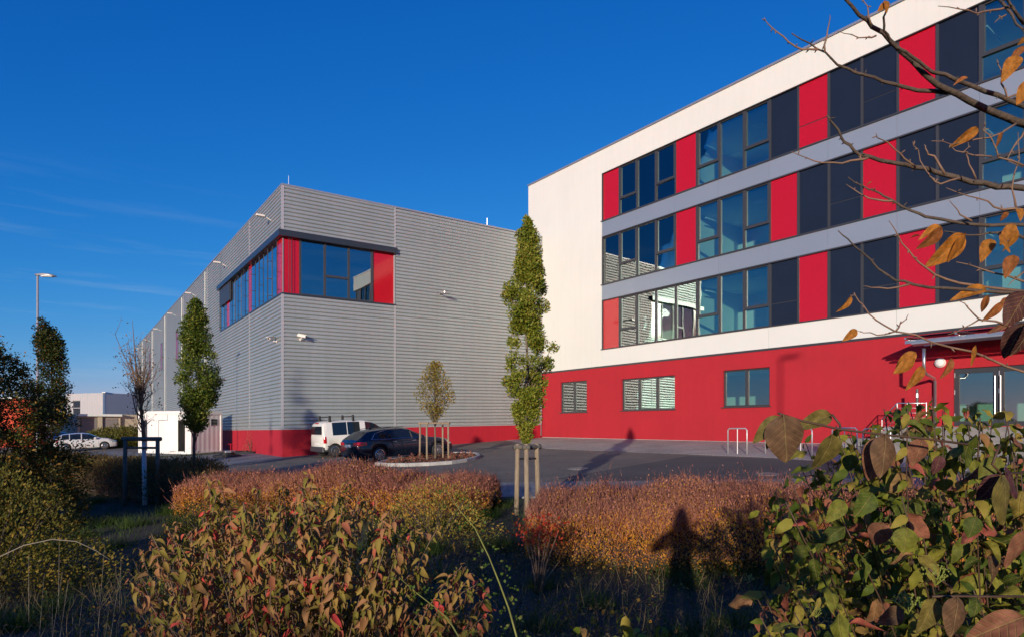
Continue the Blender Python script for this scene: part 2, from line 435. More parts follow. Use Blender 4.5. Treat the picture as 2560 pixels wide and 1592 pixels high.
Fq = np.stack([idx[:-1, :-1], idx[:-1, 1:], idx[1:, 1:], idx[1:, :-1]], axis=-1).reshape(-1, 4)
gm = np_mesh('ground', np.stack([X, Y, Zg], -1).reshape(-1, 3), Fq, M['soil'], True)
tag(link('ground', gm), 'dark soil and low growth under the hedges and bushes', 'ground', kind='structure')

def sheet(name, pts, up, m, label, cat):
    mb = MB()
    vs = [(p[0], p[1], CAMZ + PA + PB * p[0] + PC * p[1] + up) for p in pts]
    mb.add(vs + [(v[0], v[1], v[2] - 0.12) for v in vs],
           [tuple(range(len(vs)))] + [(i, i + len(vs), (i + 1) % len(vs) + len(vs), (i + 1) % len(vs)) for i in range(len(vs))])
    o = mb.build(name, m)
    return tag(o, label, cat, kind='structure')
def yards(pix): return [tuple(onyard(*p))[:2] for p in pix]
HA = (-12.26, 33.5); HANG = math.atan2(0.585, 0.811)
OJ = (2.10, 43.86); OANG = math.atan2(-0.802, 0.597)
def hall_w(x, y): return (HA[0] + x * math.cos(HANG) - y * math.sin(HANG), HA[1] + x * math.sin(HANG) + y * math.cos(HANG))
def off_w(x, y): return (OJ[0] + x * math.cos(OANG) - y * math.sin(OANG), OJ[1] + x * math.sin(OANG) + y * math.cos(OANG))
sheet('road', [(-60, 56), (-34, 35), (-19, 27.0), (-10, 21.0), (-6.2, 17.4), (0, 15.2), (14, 12.0), (33, 9), (33, 14), off_w(40, 2), off_w(0, 2), hall_w(18, 2), hall_w(2, 2), hall_w(2, 90), (-75, 95)],
      0.004, M['asphalt'], 'worn grey asphalt of the yard between hedges and buildings', 'asphalt')
sheet('pavement', [tuple(onyard(1364.5, 1120.4))[:2], tuple(onyard(1923.7, 1142.8))[:2], off_w(34, -9.5), off_w(34, 1), off_w(0, 1), hall_w(17.4, 0.5), hall_w(14.6, -0.05), hall_w(14.0, -1.4)],
      0.010, M['paver'], 'pale block paving along the foot of the red wall', 'paving')
sheet('dark_asphalt_area', yards([(1385, 1197), (1722, 1139), (1924, 1146), (2140, 1156), (2140, 1222), (1500, 1206)]),
      0.010, M['asphalt_dark'], 'darker asphalt on the right of the yard', 'asphalt')  # one flat sheet in a darker tone than the rest of the yard
sheet('parking_strip', [(-7.5, 17.55), (0, 15.0), (14, 11.8), (14, 14.6), (7.5, 16.3), (0, 17.9), (-6.6, 19.6)],
      0.014, M['paver_blue'], 'grey paved strip between the hedges and the asphalt', 'paving')
sheet('forecourt', [tuple(onyard(*p))[:2] for p in [(270, 1126), (350, 1131)]] + [hall_w(0.05, 22), hall_w(0.05, 0.0), hall_w(-0.4, -1.2), (-13.2, 29.5), (-17.5, 29.0), (-27, 36)],
      0.010, M['paver_blue'], 'bluish concrete paving in front of the white site container', 'paving')
sheet('lawn', [(-24.6, 38.6), (-21.0, 37.2), (-18.4, 38.6), (-18.0, 40.6), (-19.6, 40.9), (-21.3, 39.4), (-24.8, 40.4)], 0.016, M['lawn'],
      'small dark lawn patch beside the white site container', 'lawn')
M['iron'] = mat('worn_iron', (0.20, 0.19, 0.18), 0.55, metal=0.3, var=0.3, vscale=12)
for k, (px, py, lb) in enumerate([(1445, 1171, 'round iron manhole cover near the slim tree shadow'), (1920, 1185, 'round manhole cover in the shaded dark asphalt')]):
    p = onyard(px, py)
    e = empty('manhole_cover', (p.x, p.y, p.z + 0.012), 0, lb, 'manhole cover', 'manhole covers in the yard')
    e.rotation_euler = (math.atan(PC), -math.atan(PB), 0)
    MB().lathe([(0.36, -0.05), (0.36, 0.006), (0.30, 0.006), (0.295, -0.004)], 28).build('frame', M['iron'], e)
    MB().lathe([(0.288, -0.02), (0.288, 0.002), (0.22, 0.005), (0.06, 0.005)], 28).build('lid', M['iron'], e)

# ------------------------------------------------------------------ grey hall
def hfn(x, y, z): return (x, y, z + (0.016 * x - 0.008 * y if z > 1.0 else 0.0))
hall = empty('grey_hall', (*HA, 0), HANG, 'long grey hall clad in ribbed metal with red plinth and corner window', 'hall')
HT, PLZ, SIL, HDB, HDT, HX, HYL = 14.53, 1.51, 8.76, 11.76, 12.09, 17.66, 77.2
PITCH = 0.206
def ribs(z0, z1):
    """profile (depth out, z): broad crest, thin groove"""
    out = []; z = z0
    while z < z1 - 0.02:
        for d, dz in ((0.0, 0.0), (0.012, 0.006), (0.064, 0.046), (0.067, 0.075), (0.058, 0.098), (0.058, 0.135), (0.052, 0.174), (0.0, 0.192)):
            if z + dz <= z1: out.append((d, z + dz))
        z += PITCH
    out.append((0.0, z1))
    return out
def clad(face, a, b, z0, z1):
    mb = MB(); pr = ribs(z0, z1); vs = []; n = len(pr)
    for t in (a, b):
        for d, z in pr:
            vs.append((t, -d - 0.01, z) if face == 'r' else (-d - 0.01, t, z))
    fs = [(i, i + 1, n + i + 1, n + i) for i in range(n - 1)]
    mb.add(vs, fs)
    return mb.build('cladding_panel', M['zinc'], hall, fn=hfn, fix=False)
g = 0.03
JR = [0.05, 6.50, 17.60]; JL = [0.05, 7.04, 20.9, 32.9, 45.0, 57.0, 69.0, 77.2]
clad('r', 0.05, 6.50 - g, PLZ, SIL); clad('r', 0.05, 6.50 - g, HDT, HT); clad('r', 6.50 + g, 17.60, PLZ, HT)
clad('l', 0.05, 7.04 - g, PLZ, SIL); clad('l', 0.05, 7.04 - g, HDT, HT)
clad('l', 7.04 + g, 15.7, PLZ, SIL); clad('l', 7.04 + g, 15.7, HDT, HT); clad('l', 15.7, 20.9 - g, PLZ, HT)
for i in range(2, 7): clad('l', JL[i] + g, JL[i + 1] - g, PLZ, HT)
# body behind the cladding: walls with the corner window left open
b = MB()
b.box(0.0, HX, 0.0, 0.3, 1.0, SIL - 0.02); b.box(6.5, HX, 0.0, 0.3, SIL - 0.02, HT - 0.1); b.box(0.0, 6.5, 0.0, 0.3, HDT, HT - 0.1)
b.box(0.0, 0.3, 0.3, HYL, 1.0, SIL - 0.02); b.box(0.0, 0.3, 15.7, HYL, SIL - 0.02, HT - 0.1); b.box(0.0, 0.3, 0.3, 15.7, HDT, HT - 0.1)
b.box(HX - 0.3, HX, 0.3, HYL, 1.0, HT - 0.1); b.box(0.3, HX - 0.3, HYL - 0.3, HYL, 1.0, HT - 0.1)
b.build('wall', M['zinc'], hall, fn=hfn)
MB().box(0.05, HX - 0.05, 0.05, HYL - 0.05, HT - 0.35, HT - 0.15).build('roof', M['coping'], hall, fn=hfn)
b = MB(); b.box(-0.02, HX - 0.1, -0.02, 0.2, -0.8, PLZ); b.box(-0.02, 0.2, 0.2, HYL, -1.6, PLZ)
b.build('plinth', M['plinth_red'], hall, fn=hfn)
b = MB(); b.box(-0.09, HX, -0.09, 0.35, HT - 0.02, HT + 0.07); b.box(-0.09, 0.35, 0.35, HYL, HT - 0.02, HT + 0.07)
b.build('coping', M['coping'], hall, fn=hfn)
b = MB(); b.box(-0.075, 0.05, -0.075, 0.05, PLZ, SIL - 0.04); b.box(-0.075, 0.05, -0.075, 0.05, HDT + 0.01, HT - 0.02)
b.build('corner_trim', M['joint'], hall, fn=hfn)
def joint(x, y, z0, z1, d='r'):
    mb = MB()
    if d == 'r': mb.box(x - 0.045, x + 0.045, -0.075, -0.012, z0, z1)
    else: mb.box(-0.075, -0.012, y - 0.05, y + 0.05, z0, z1)
    z = z0 + 0.1
    while z < z1:
        if d == 'r': mb.box(x - 0.055, x + 0.055, -0.085, -0.02, z, z + 0.09)
        else: mb.box(-0.085, -0.02, y - 0.06, y + 0.06, z, z + 0.09)
        z += PITCH
    return mb.build('joint_strip', M['joint'], hall, fn=hfn)
joint(6.5, 0, PLZ, SIL - 0.05); joint(6.5, 0, HDT + 0.02, HT - 0.03); joint(17.58, 0, PLZ, HT - 0.03)
joint(0, 7.04, PLZ, SIL - 0.05, 'l'); joint(0, 7.04, HDT + 0.02, HT - 0.03, 'l')
for y in JL[2:7]: joint(0, y, PLZ, HT - 0.03, 'l')
for y in JL[2:7]:      # rainwater pipe beside each joint
    MB().tube([(-0.095, y + 0.75, 0.0), (-0.095, y + 0.75, 14.35)], 0.035, 8).build('downpipe', M['zinc'], hall, fn=hfn)
MB().box(-0.035, HX - 0.1, -0.06, -0.021, PLZ - 0.03, PLZ + 0.02).build('drip_edge', M['joint'], hall, fn=hfn)
MB().box(-0.06, -0.021, -0.02, HYL, PLZ - 0.03, PLZ + 0.02).build('drip_edge', M['joint'], hall, fn=hfn)
# corner window band
b = MB(); b.box(-0.28, 6.56, -0.28, 0.0, HDB, HDT); b.box(-0.28, 0.0, 0.0, 16.0, HDB, HDT)
b.build('blind_box', M['hood'], hall, fn=hfn)
b = MB(); b.box(-0.07, 6.56, -0.09, 0.02, SIL - 0.05, SIL + 0.03); b.box(-0.09, 0.0, 0.02, 15.75, SIL - 0.05, SIL + 0.03)
b.build('window_sill', M['hood'], hall, fn=hfn)
def pane_r(x0, x1, z0, z1, m, nm='pane', par=None):
    return MB().box(x0, x1, 0.04, 0.06, z0, z1).build(nm, m, par or hall, fn=hfn)
def pane_l(y0, y1, z0, z1, m, nm='pane', par=None):
    return MB().box(-0.03, -0.01, y0, y1, z0, z1).build(nm, m, par or hall, fn=hfn)
Z0, Z1 = SIL + 0.03, HDB + 0.05
pane_r(0.03, 0.88, Z0, Z1, M['red_glass'], 'red_panel'); pane_r(5.12, 6.44, Z0, Z1, M['red_glass'], 'red_panel')
def bar_r(x, w, z0=Z0, z1=Z1): return MB().box(x - w / 2, x + w / 2, -0.02, 0.035, z0, z1)
for x0, x1, tr in ((0.93, 2.29, None), (2.29, 3.67, 9.90), (3.67, 5.08, None)):
    w = bar_r(x0, 0.11)
    if x1 > 5: w.add(*(lambda q: (q.v, q.f))(bar_r(x1, 0.11)))
    if tr: w.box(x0 + 0.055, x1 - 0.055, -0.02, 0.035, tr, tr + 0.13)
    w.box(x0 + 0.055, x1 - 0.055, -0.018, 0.035, Z0, Z0 + 0.06)
    wo_ = w.build('window', M['anth'], hall, fn=hfn)
    pane_r(x0 + 0.05, x1 - 0.05, Z0, Z1, M['glass_hall'], 'pane', wo_)
MB().box(6.44, 6.52, -0.03, 0.06, Z0, Z1).build('window_jamb', M['joint'], hall, fn=hfn)
MB().box(-0.005, 0.03, -0.005, 0.03, Z0, Z1).build('corner_post', M['joint'], hall, fn=hfn)
for x in (0.28, 0.42): MB().tube([(x, -0.14, Z0), (x, -0.14, HDB)], 0.014, 6).build('blind_guide', M['anth'], hall, fn=hfn)
reds = [(0.03, 0.95), (6.55, 7.30), (12.9, 13.7)]
for y0, y1 in reds: pane_l(y0, y1, Z0, Z1, M['red_glass'], 'red_panel')
edges = [0.95, 1.9, 2.85, 3.8, 4.72, 5.64, 6.55], [7.30, 8.22, 9.16, 10.1, 11.03, 11.96, 12.9], [13.7, 14.6, 15.55]
for grp in edges:
    for y0, y1 in zip(grp[:-1], grp[1:]):
        w = MB().box(-0.045, 0.035, y0 - 0.035, y0 + 0.035, Z0, Z1)
        w.box(-0.04, 0.035, y0 + 0.035, y1 - 0.035, Z0, Z0 + 0.05)
        wo_ = w.build('window', M['anth'], hall, fn=hfn)
        pane_l(y0 + 0.03, y1 - 0.03, Z0 + 0.05, Z1, M['glass_flank'], 'pane', wo_)
for y in np.arange(0.6, 15.7, 1.87):
    mb = MB().tube([(-0.15, y, Z0), (-0.15, y, HDB)], 0.014, 6)
    for z in (Z0 + 0.25, Z0 + 1.2, Z0 + 2.2): mb.box(-0.17, 0.0, y - 0.02, y + 0.02, z, z + 0.03)
    mb.build('blind_guide', M['anth'], hall, fn=hfn)
for k in range(14):      # the one lowered blind, slat by slat
    z = HDB - 0.09 * (k + 1)
    MB().box(-0.16, -0.08, 12.2, 15.6, z, z + 0.075).build('blind_slat', M['anth'], hall, fn=hfn)
# room behind the corner window
b = MB(); b.box(0.3, 9.0, 0.3, 16.0, SIL - 0.12, SIL - 0.03)
b.build('room_floor', M['in_floor'], hall, fn=hfn)
MB().box(0.3, 9.0, 0.3, 16.0, HDT + 0.05, HDT + 0.12).build('room_ceiling', M['in_ceil'], hall, fn=hfn)
b = MB(); b.box(8.9, 9.0, 0.3, 16.0, SIL, HDT); b.box(0.3, 8.9, 15.9, 16.0, SIL, HDT)
b.build('room_wall', M['in_wall'], hall, fn=hfn)
for (x, y) in [(2, 2.5), (4.5, 2.5), (7, 2.5), (2, 6), (4.5, 6), (7, 6), (2, 10), (4.5, 10)]:
    MB().box(x, x + 0.14, y, y + 1.6, HDT - 0.06, HDT + 0.04).build('ceiling_lamp', M['in_white'], hall, fn=hfn)
# tall slit windows down the long side
for y in (36.66, 48.64, 60.32):
    f = MB().box(-0.09, -0.06, y - 0.5, y + 0.5, 8.6, 11.6).build('slit_window', M['red_glass'], hall, fn=hfn)
    q = MB(); q.box(-0.11, -0.05, y - 0.56, y - 0.5, 8.54, 11.66); q.box(-0.11, -0.05, y + 0.5, y + 0.56, 8.54, 11.66); q.box(-0.11, -0.05, y - 0.5, y + 0.5, 11.6, 11.66); q.box(-0.11, -0.05, y - 0.5, y + 0.5, 8.54, 8.6)
    q.build('frame', M['anth'], f, fn=hfn)
# lightning rods on the roof edge
for (x, y) in ((0.35, 0.15), (13.2, 0.15)):
    MB().tube([(x, y, HT), (x, y, HT + 0.62)], 0.014, 5).build('lightning_rod', M['galv'], hall, fn=hfn)
# lamps on arms at the head of the long side
nm_l = ['nearest the corner', 'second from the corner', 'third from the corner', 'fourth from the corner', 'fifth from the corner', 'second from the far end', 'at the far end']
for k, (px, py) in enumerate([(655, 540), (546, 657), (473, 733), (426.6, 783.7), (391, 822), (365, 849), (344, 871)]):
    y = None
    O2 = hall_w(-0.55, 0)
    yy, z = solve((O2[0], O2[1]), HANG + math.pi / 2, 0.0, px, py)
    w = hall_w(-0.05, yy)
    e = empty('wall_floodlight', (w[0], w[1], z), HANG, 'small white floodlight on an arm under the hall eaves, ' + nm_l[k], 'floodlight', 'floodlights along the long hall side')
    MB().bev(-0.82, -0.35, -0.10, 0.10, -0.045, 0.055, 0.02).build('head', M['white_enamel'], e)
    MB().tube([(0.04, 0, -0.2), (-0.25, 0, -0.05), (-0.45, 0, -0.03)], 0.03, 6).build('arm', M['white_enamel'], e)
    MB().box(-0.78, -0.4, -0.08, 0.08, -0.055, -0.046).build('lens', M['in_ceil'], e)
def bullet_cam(w, z, yaw, pitch, label):
    e = empty('security_camera', (w[0], w[1], z), yaw, label, 'camera', 'security cameras by the hall corner')
    m2 = MB(); m2.tube([(0, 0, 0), (0, -0.16, 0.0), (0, -0.24, 0.10)], 0.035, 8); m2.lathe([(0.07, 0.0), (0.07, -0.03)], 12, (0, 0, 0), 'y'); m2.build('bracket', M['white_enamel'], e)
    body = MB().lathe([(0.075, 0.25), (0.088, 0.22), (0.088, -0.24), (0.07, -0.27)], 14, (0, 0, 0), 'y').build('housing', M['white_enamel'], e, True)
    body.location = (0.0, -0.28, 0.16); body.rotation_euler = (R(pitch), 0, R(38))
    sh = MB().bev(-0.095, 0.095, -0.36, 0.2, 0.085, 0.105, 0.008).build('sun_shield', M['white_enamel'], body)
    MB().lathe([(0.055, -0.271), (0.05, -0.262)], 12, (0, 0, 0), 'y').build('lens', M['black'], body)
    return e
x, z = solve(HA, HANG, 0.0, 750, 843)
bullet_cam(hall_w(x, -0.05), z - 0.12, HANG, 12, 'white security camera on the front hall face beside the corner')
O2 = hall_w(-0.05, 0); yy, z = solve(O2, HANG + math.pi / 2, 0.0, 692, 848)
bullet_cam(hall_w(-0.05, yy), z - 0.12, HANG - math.pi / 2, 12, 'white security camera round the corner on the long hall side')
x, z = solve(HA, HANG, -0.2, 1104, 737)
e = empty('wall_floodlight', (*hall_w(x, -0.05), z), HANG, 'dark wall floodlight high on the front hall face', 'floodlight')
MB().box(-0.06, 0.06, -0.5, 0.03, 0.02, 0.06).build('arm', M['anth'], e)
MB().bev(-0.2, 0.2, -0.85, -0.45, 0.0, 0.11, 0.03).build('head', M['galv'], e)
MB().box(-0.17, 0.17, -0.82, -0.48, -0.012, -0.001).build('lens', M['in_white'], e)
# ------------------------------------------------------------------ red and white office building
off = empty('office_building', (*OJ, 0), OANG, 'white and red office building with three rows of windows', 'building')
XL, XR, DEP = -1.54, 36.0, 13.0
BASE, RW, R3B, R3T, R2B, R2T, R1B, R1T, RT = 0.2, 5.42, 6.44, 9.49, 10.45, 13.45, 14.42, 17.41, 18.93
W0, BAY = 5.86, 1.411
b = MB()
b.box(XL, W0, 0.0, 0.45, RW, RT); b.box(W0, XR, 0.0, 0.45, R1T, RT)
b.build('wall', M['render_white'], off)
b = MB(); b.box(XL, XL + 0.4, 0.45, DEP, RW, RT); b.box(XL, XR, DEP - 0.4, DEP, RW, RT); b.box(XR - 0.4, XR, 0.45, DEP - 0.4, RW, RT)
b.build('side_wall', M['render_white'], off)
MB().box(XL + 0.02, XR - 0.02, 0.1, DEP - 0.05, RT - 0.30, RT - 0.12).build('roof', M['coping'], off)
b = MB(); b.box(XL - 0.06, XR, -0.06, 0.5, RT, RT + 0.05); b.box(XL - 0.06, XR, -0.06, -0.045, RT - 0.05, RT); b.box(XL - 0.06, XL + 0.45, 0.5, DEP, RT, RT + 0.05)
b.build('coping', M['coping'], off)
for x in np.arange(W0, XR, 5.64 * 1.0):     # white panels under the lowest window row
    x1 = min(x + 5.64, XR)
    MB().box(x + 0.006, x1 - 0.006, 0.004, 0.3, RW, R3B - 0.03).build('cladding_panel', M['panel_white'], off)
MB().box(XL, XR, 0.03, 0.3, RW - 0.10, RW - 0.001).build('shadow_joint', M['anth'], off)
# grey-blue bands between the rows, panel by panel
for z0, z1 in ((R3T, R2B), (R2T, R1B)):
    x = W0
    while x < XR:
        x1 = min(x + 2 * BAY, XR)
        MB().box(x + 0.004, x1 - 0.004, 0.03, 0.3, z0 + 0.03, z1 - 0.03).build('band_panel', M['band'], off)
        x = x1
rows = [(R1B, R1T, ['R', 'T', 'W', 'T', 'R', 'T', 'W', 'T', 'D', 'RL', 'D', 'DL', 'R', 'D', 'T', 'W', 'T', 'R', 'T', 'W', 'D']),
        (R2B, R2T, ['W', 'T', 'W', 'T', 'R', 'T', 'W', 'T', 'R', 'D', 'DL', 'R', 'D', 'D', 'T', 'W', 'T', 'R', 'W', 'T', 'D']),
        (R3B, R3T, ['R', 'T', 'W', 'W', 'B', 'T', 'W', 'T', 'DL', 'R', 'D', 'DL', 'R', 'D', 'T', 'W', 'T', 'R', 'T', 'W', 'D'])]
FW = 0.10
for z0, z1, cells in rows:
    MB().box(W0 - 0.02, XR, 0.035, 0.30, z1 - 0.03, z1 + 0.03).build('head_rail', M['anth'], off)
    MB().box(W0 - 0.06, XR, -0.03, 0.30, z0 - 0.03, z0 + 0.03).build('window_sill', M['anth'], off)
    MB().box(W0 - 0.002, W0 + 0.05, 0.02, 0.30, z0 + 0.03, z1 - 0.03).build('window_jamb', M['anth'], off)
    for i, c in enumerate(cells):
        x0 = W0 + i * BAY + 0.05; x1 = x0 + BAY - 0.10
        za, zb = z0 + 0.03, z1 - 0.03
        zt = za + 0.35 * (zb - za)
        if c[0] in 'WTB':
            f = MB().box(x1, x1 + FW, 0.09, 0.26, za, zb)
            f.box(x0, x1, 0.12, 0.24, za, za + 0.06); f.box(x0, x1, 0.12, 0.24, zb - 0.06, zb)
            if c == 'T':
                f.box(x0, x1, 0.09, 0.24, zt - 0.07, zt + 0.07)
                for (a0, a1) in ((zt + 0.07, zb - 0.06),):
                    f.box(x0, x0 + 0.08, 0.10, 0.24, a0, a1); f.box(x1 - 0.08, x1, 0.10, 0.24, a0, a1)
            wn_ = f.build('window', M['anth'], off)
            if c == 'T':
                MB().box(x0 + 0.07, x1 - 0.07, 0.17, 0.19, zt + 0.06, zb - 0.05).build('pane', M['glass'], wn_)
                MB().box(x0, x1, 0.17, 0.19, za + 0.05, zt - 0.06).build('pane', M['glass'], wn_)
            else:
                MB().box(x0, x1, 0.17, 0.19, za + 0.05, zb - 0.05).build('pane', M['glass'], wn_)
                if c == 'B': MB().box(x0, x1, 0.22, 0.25, za + 0.05, zb - 0.05).build('roller_blind', M['navy'], wn_)
        else:
            MB().box(x1, x1 + FW, 0.09, 0.26, za, zb).build('mullion', M['anth'], off)
            m = M['red_glass'] if c[0] == 'R' else M['navy']
            nm = 'red_panel' if c[0] == 'R' else 'dark_panel'
            yo = 0.12 if c[0] == 'R' else 0.14
            if len(c) > 1:
                MB().box(x0, x1, yo, 0.26, zt + 0.02, zb).build(nm, m, off)
                MB().box(x0, x1, yo, 0.26, za, zt - 0.02).build(nm, m, off)
                MB().box(x0, x1, yo + 0.02, 0.25, zt - 0.02, zt + 0.02).build('transom', M['anth'], off)
            else:
                MB().box(x0, x1, yo, 0.26, za, zb).build(nm, m, off)
# rooms behind the glass
for z0, z1, cells in rows:
    MB().box(W0 - 1, XR - 0.4, 0.46, 6.0, z0 - 0.35, z0 - 0.05).build('room_floor', M['in_floor'], off)
    MB().box(W0 - 1, XR - 0.4, 0.46, 6.0, z1 - 0.10, z1 - 0.03).build('room_ceiling', M['in_ceil'], off)
    MB().box(W0 - 1, XR - 0.4, 5.9, 6.0, z0 - 0.05, z1 - 0.10).build('room_wall', M['in_wall'], off)
    for i in (0, 4, 8, 12, 16):
        x = W0 + i * BAY + 0.7 - (0.75 if i == 0 else 0)
        MB().box(x - 0.06, x + 0.06, 0.46, 5.9, z0 - 0.05, z1 - 0.10).build('partition', M['in_wall'], off)
    for i in range(1, 20, 3):
        x = W0 + (i + 0.9) * BAY
        MB().box(x, x + 0.10, 1.0, 2.6, z1 - 0.48, z1 - 0.42).build('pendant_lamp', M['in_white'], off)
        MB().box(x - 0.5, x + 0.6, 4.9, 5.88, z0 - 0.05, z0 + 1.9).build('cabinet', M['white_paint'], off)
    for i in range(0, 20, 2):
        for y in (1.6, 3.8):
            x = W0 + (i + 0.6) * BAY
            MB().box(x, x + 0.6, y, y + 0.6, z1 - 0.125, z1 - 0.102).build('ceiling_lamp', M['in_white'], off)
M['shutter_grey'] = mat('grey_blind', (0.30, 0.31, 0.32), 0.6)
# ground floor: red render with openings
def ox(px, py, yl=0.06): return solve(OJ, OANG, yl, px, py)
def zrow(px, py): return ox(px, py)[1]
wins = []
for (pl, pr, pt, pb, divs, lbl) in [(1401, 1467, 955.5, 1030.6, 2, ''), (1553.6, 1687, 947.5, 1025.4, 3, ''), (1807, 1924, 926, 1017, 2, '')]:
    xa, zt = ox(pl, pt); xb, _ = ox(pr, pt); zb = ox(pl, pb)[1]
    wins.append((xa, xb, zb, zt, divs))
dx0, dzt = ox(2383, 921); _, dzb = ox(2430, 1064)
dx1 = dx0 + 5.6
holes = [(w[0], w[1], w[2], w[3]) for w in wins] + [(dx0, dx1, dzb, dzt)]
b = MB(); x = XL
for (xa, xb, zb, zt) in holes:
    b.box(x, xa, 0.06, 0.4, BASE, RW - 0.1); b.box(xa, xb, 0.06, 0.4, BASE, zb); b.box(xa, xb, 0.06, 0.4, zt, RW - 0.1); x = xb
b.box(x, XR, 0.06, 0.4, BASE, RW - 0.1)
b.build('red_wall', M['render_red'], off)
b = MB(); b.box(XL, XL + 0.4, 0.4, DEP, BASE - 0.5, RW - 0.1); b.box(XL, XR, DEP - 0.4, DEP, BASE - 0.5, RW - 0.1)
b.build('side_wall', M['render_red'], off)
MB().box(0.02, dx0 - 2.0, 0.03, 0.058, 0.3, 0.905).build('plinth_strip', M['kerb'], off)
for k, (xa, xb, zb, zt, d) in enumerate(wins):
    f = MB()
    f.box(xa + .002, xa + 0.08, 0.16, 0.3, zb, zt); f.box(xb - 0.08, xb - .002, 0.16, 0.3, zb, zt)
    f.box(xa + 0.08, xb - 0.08, 0.16, 0.3, zb, zb + 0.08); f.box(xa + 0.08, xb - 0.08, 0.16, 0.3, zt - 0.08, zt)
    for i in range(1, d):
        xm = xa + (xb - xa) * i / d
        f.box(xm - 0.07, xm + 0.07, 0.15, 0.3, zb + 0.08, zt - 0.08)
    w_ = f.build('window', M['anth'], off)
    for i in range(d):
        p0 = xa + (xb - xa) * i / d + 0.06; p1 = xa + (xb - xa) * (i + 1) / d - 0.06
        MB().box(p0, p1, 0.22, 0.24, zb + 0.07, zt - 0.07).build('pane', M['glass'], w_)
    MB().box(xa - 0.08, xb + 0.08, 0.0, 0.158, zb - 0.05, zb - 0.004).build('sill', M['anth'], w_)
    if k < 2:
        for i in range(int((zt - zb) / 0.11)):
            z = zb + 0.1 + i * 0.11
            MB().box(xa + 0.1, xb - 0.1, 0.42, 0.49, z, z + 0.012).build('blind_slat', M['shutter_grey'], w_)
b = MB(); b.box(XL + 0.4, XR - 0.5, 0.42, 5, BASE, dzb); b.box(XL + 0.4, XR - 0.5, 0.41, 5, 4.6, 4.8)
b.build('room_floor', M['in_floor'], off)
MB().box(XL + 0.4, XR - 0.5, 4.9, 5.0, dzb, 4.6).build('room_wall', M['in_wall'], off)
# entrance doors
nleaf = 4; lw = (dx1 - dx0) / nleaf
for i in range(nleaf):
    a, c = dx0 + i * lw + 0.004, dx0 + (i + 1) * lw - 0.004
    f = MB()
    s = 0.16
    f.box(a, a + s, 0.14, 0.26, dzb, dzt); f.box(c - s, c, 0.14, 0.26, dzb, dzt); f.box(a + s, c - s, 0.14, 0.26, dzb, dzb + 0.18); f.box(a + s, c - s, 0.14, 0.26, dzt - 0.2, dzt)
    d_ = f.build('door', M['anth'], off)
    MB().box(a + s - .01, c - s + .01, 0.19, 0.21, dzb + 0.17, dzt - 0.19).build('pane', M['glass'], d_)
    hx = c - 0.08 if i % 2 == 0 else a + 0.08
    MB().tube([(hx, 0.06, dzb + 0.35), (hx, 0.06, dzt - 0.35)], 0.022, 8).build('handle', M['galv'], d_)
    for z in (dzb + 0.3, dzb + 1.2, dzt - 0.35): MB().tube([(a + 0.02, 0.12, z), (a + 0.02, 0.12, z + 0.18)], 0.02, 6).build('hinge', M['galv'], d_)
M['step_stone'] = mat('step_stone', (0.22, 0.21, 0.20), 0.85, var=0.2, vscale=3)
# landing and steps in front of the doors
GZ = lambda x, y: float(ground(*off_w(x, y)))
st = empty('entrance_steps', (*off_w(dx0, 0), 0), OANG, 'grey stone steps below the glass entrance doors', 'steps')
MB().box(-1.6, 8.5, -2.0, 0.05, -0.3, dzb - 0.02).build('landing', M['step_stone'], st)
for k in range(4):
    zt = dzb - 0.02 - 0.165 * (k + 1)
    MB().box(-1.59, 8.5, -2.0 - 0.32 * (k + 1), -2.0 - 0.32 * k, -0.3, zt).build('step', M['step_stone'], st)
    MB().box(-4.0 - 0.0 + 0.0 * k, -1.6, -1.7 + 0.001 * k, -0.1, -0.3 + 0.0 * k, dzb - 0.5 - 0.001 * k).build('ramp', M['step_stone'], st) if k == 0 else None
# canopy: steel frame carrying glass sheets
CY = -1.75
cx0, cz0 = solve(OJ, OANG, CY, 2264, 853)
can = empty('entrance_canopy', (*off_w(cx0, 0), cz0), OANG, 'flat glass canopy on galvanised beams over the entrance', 'canopy')
CL = 8.5
MB().box(0.0, CL, CY - 0.06, CY + 0.06, -0.10, 0.02).build('front_beam', M['galv'], can)
MB().box(0.0, CL, -0.06, 0.05, -0.04, 0.10).build('wall_beam', M['galv'], can)
b = MB(); b.add([(0.3, CY - 0.28, -0.16), (0.3, CY - 0.08, -0.22), (0.3, CY - 0.08, -0.11), (0.3, CY - 0.28, -0.11), (CL, CY - 0.28, -0.16), (CL, CY - 0.08, -0.22), (CL, CY - 0.08, -0.11), (CL, CY - 0.28, -0.11)],
      [(0, 1, 5, 4), (1, 2, 6, 5), (3, 0, 4, 7), (0, 3, 2, 1), (4, 5, 6, 7)]); b.build('gutter', M['coping'], can)
for k in range(6):
    x = 0.12 + k * 1.62
    MB().prism([(CY - 0.35, 0.10), (0.0, 0.24), (0.0, 0.10), (CY - 0.35, 0.04)], x - 0.03, x + 0.03, 'x').build('rafter', M['galv'], can)
    MB().tube([(x, CY, 0.02), (x, CY, 0.10)], 0.035, 8).build('stud', M['galv'], can)
    if k < 5:
        MB().prism([(CY - 0.4, 0.125), (-0.02, 0.27), (-0.02, 0.255), (CY - 0.4, 0.11)], x + 0.02, x + 1.60, 'x').build('glass_sheet', M['glass_clear'], can)
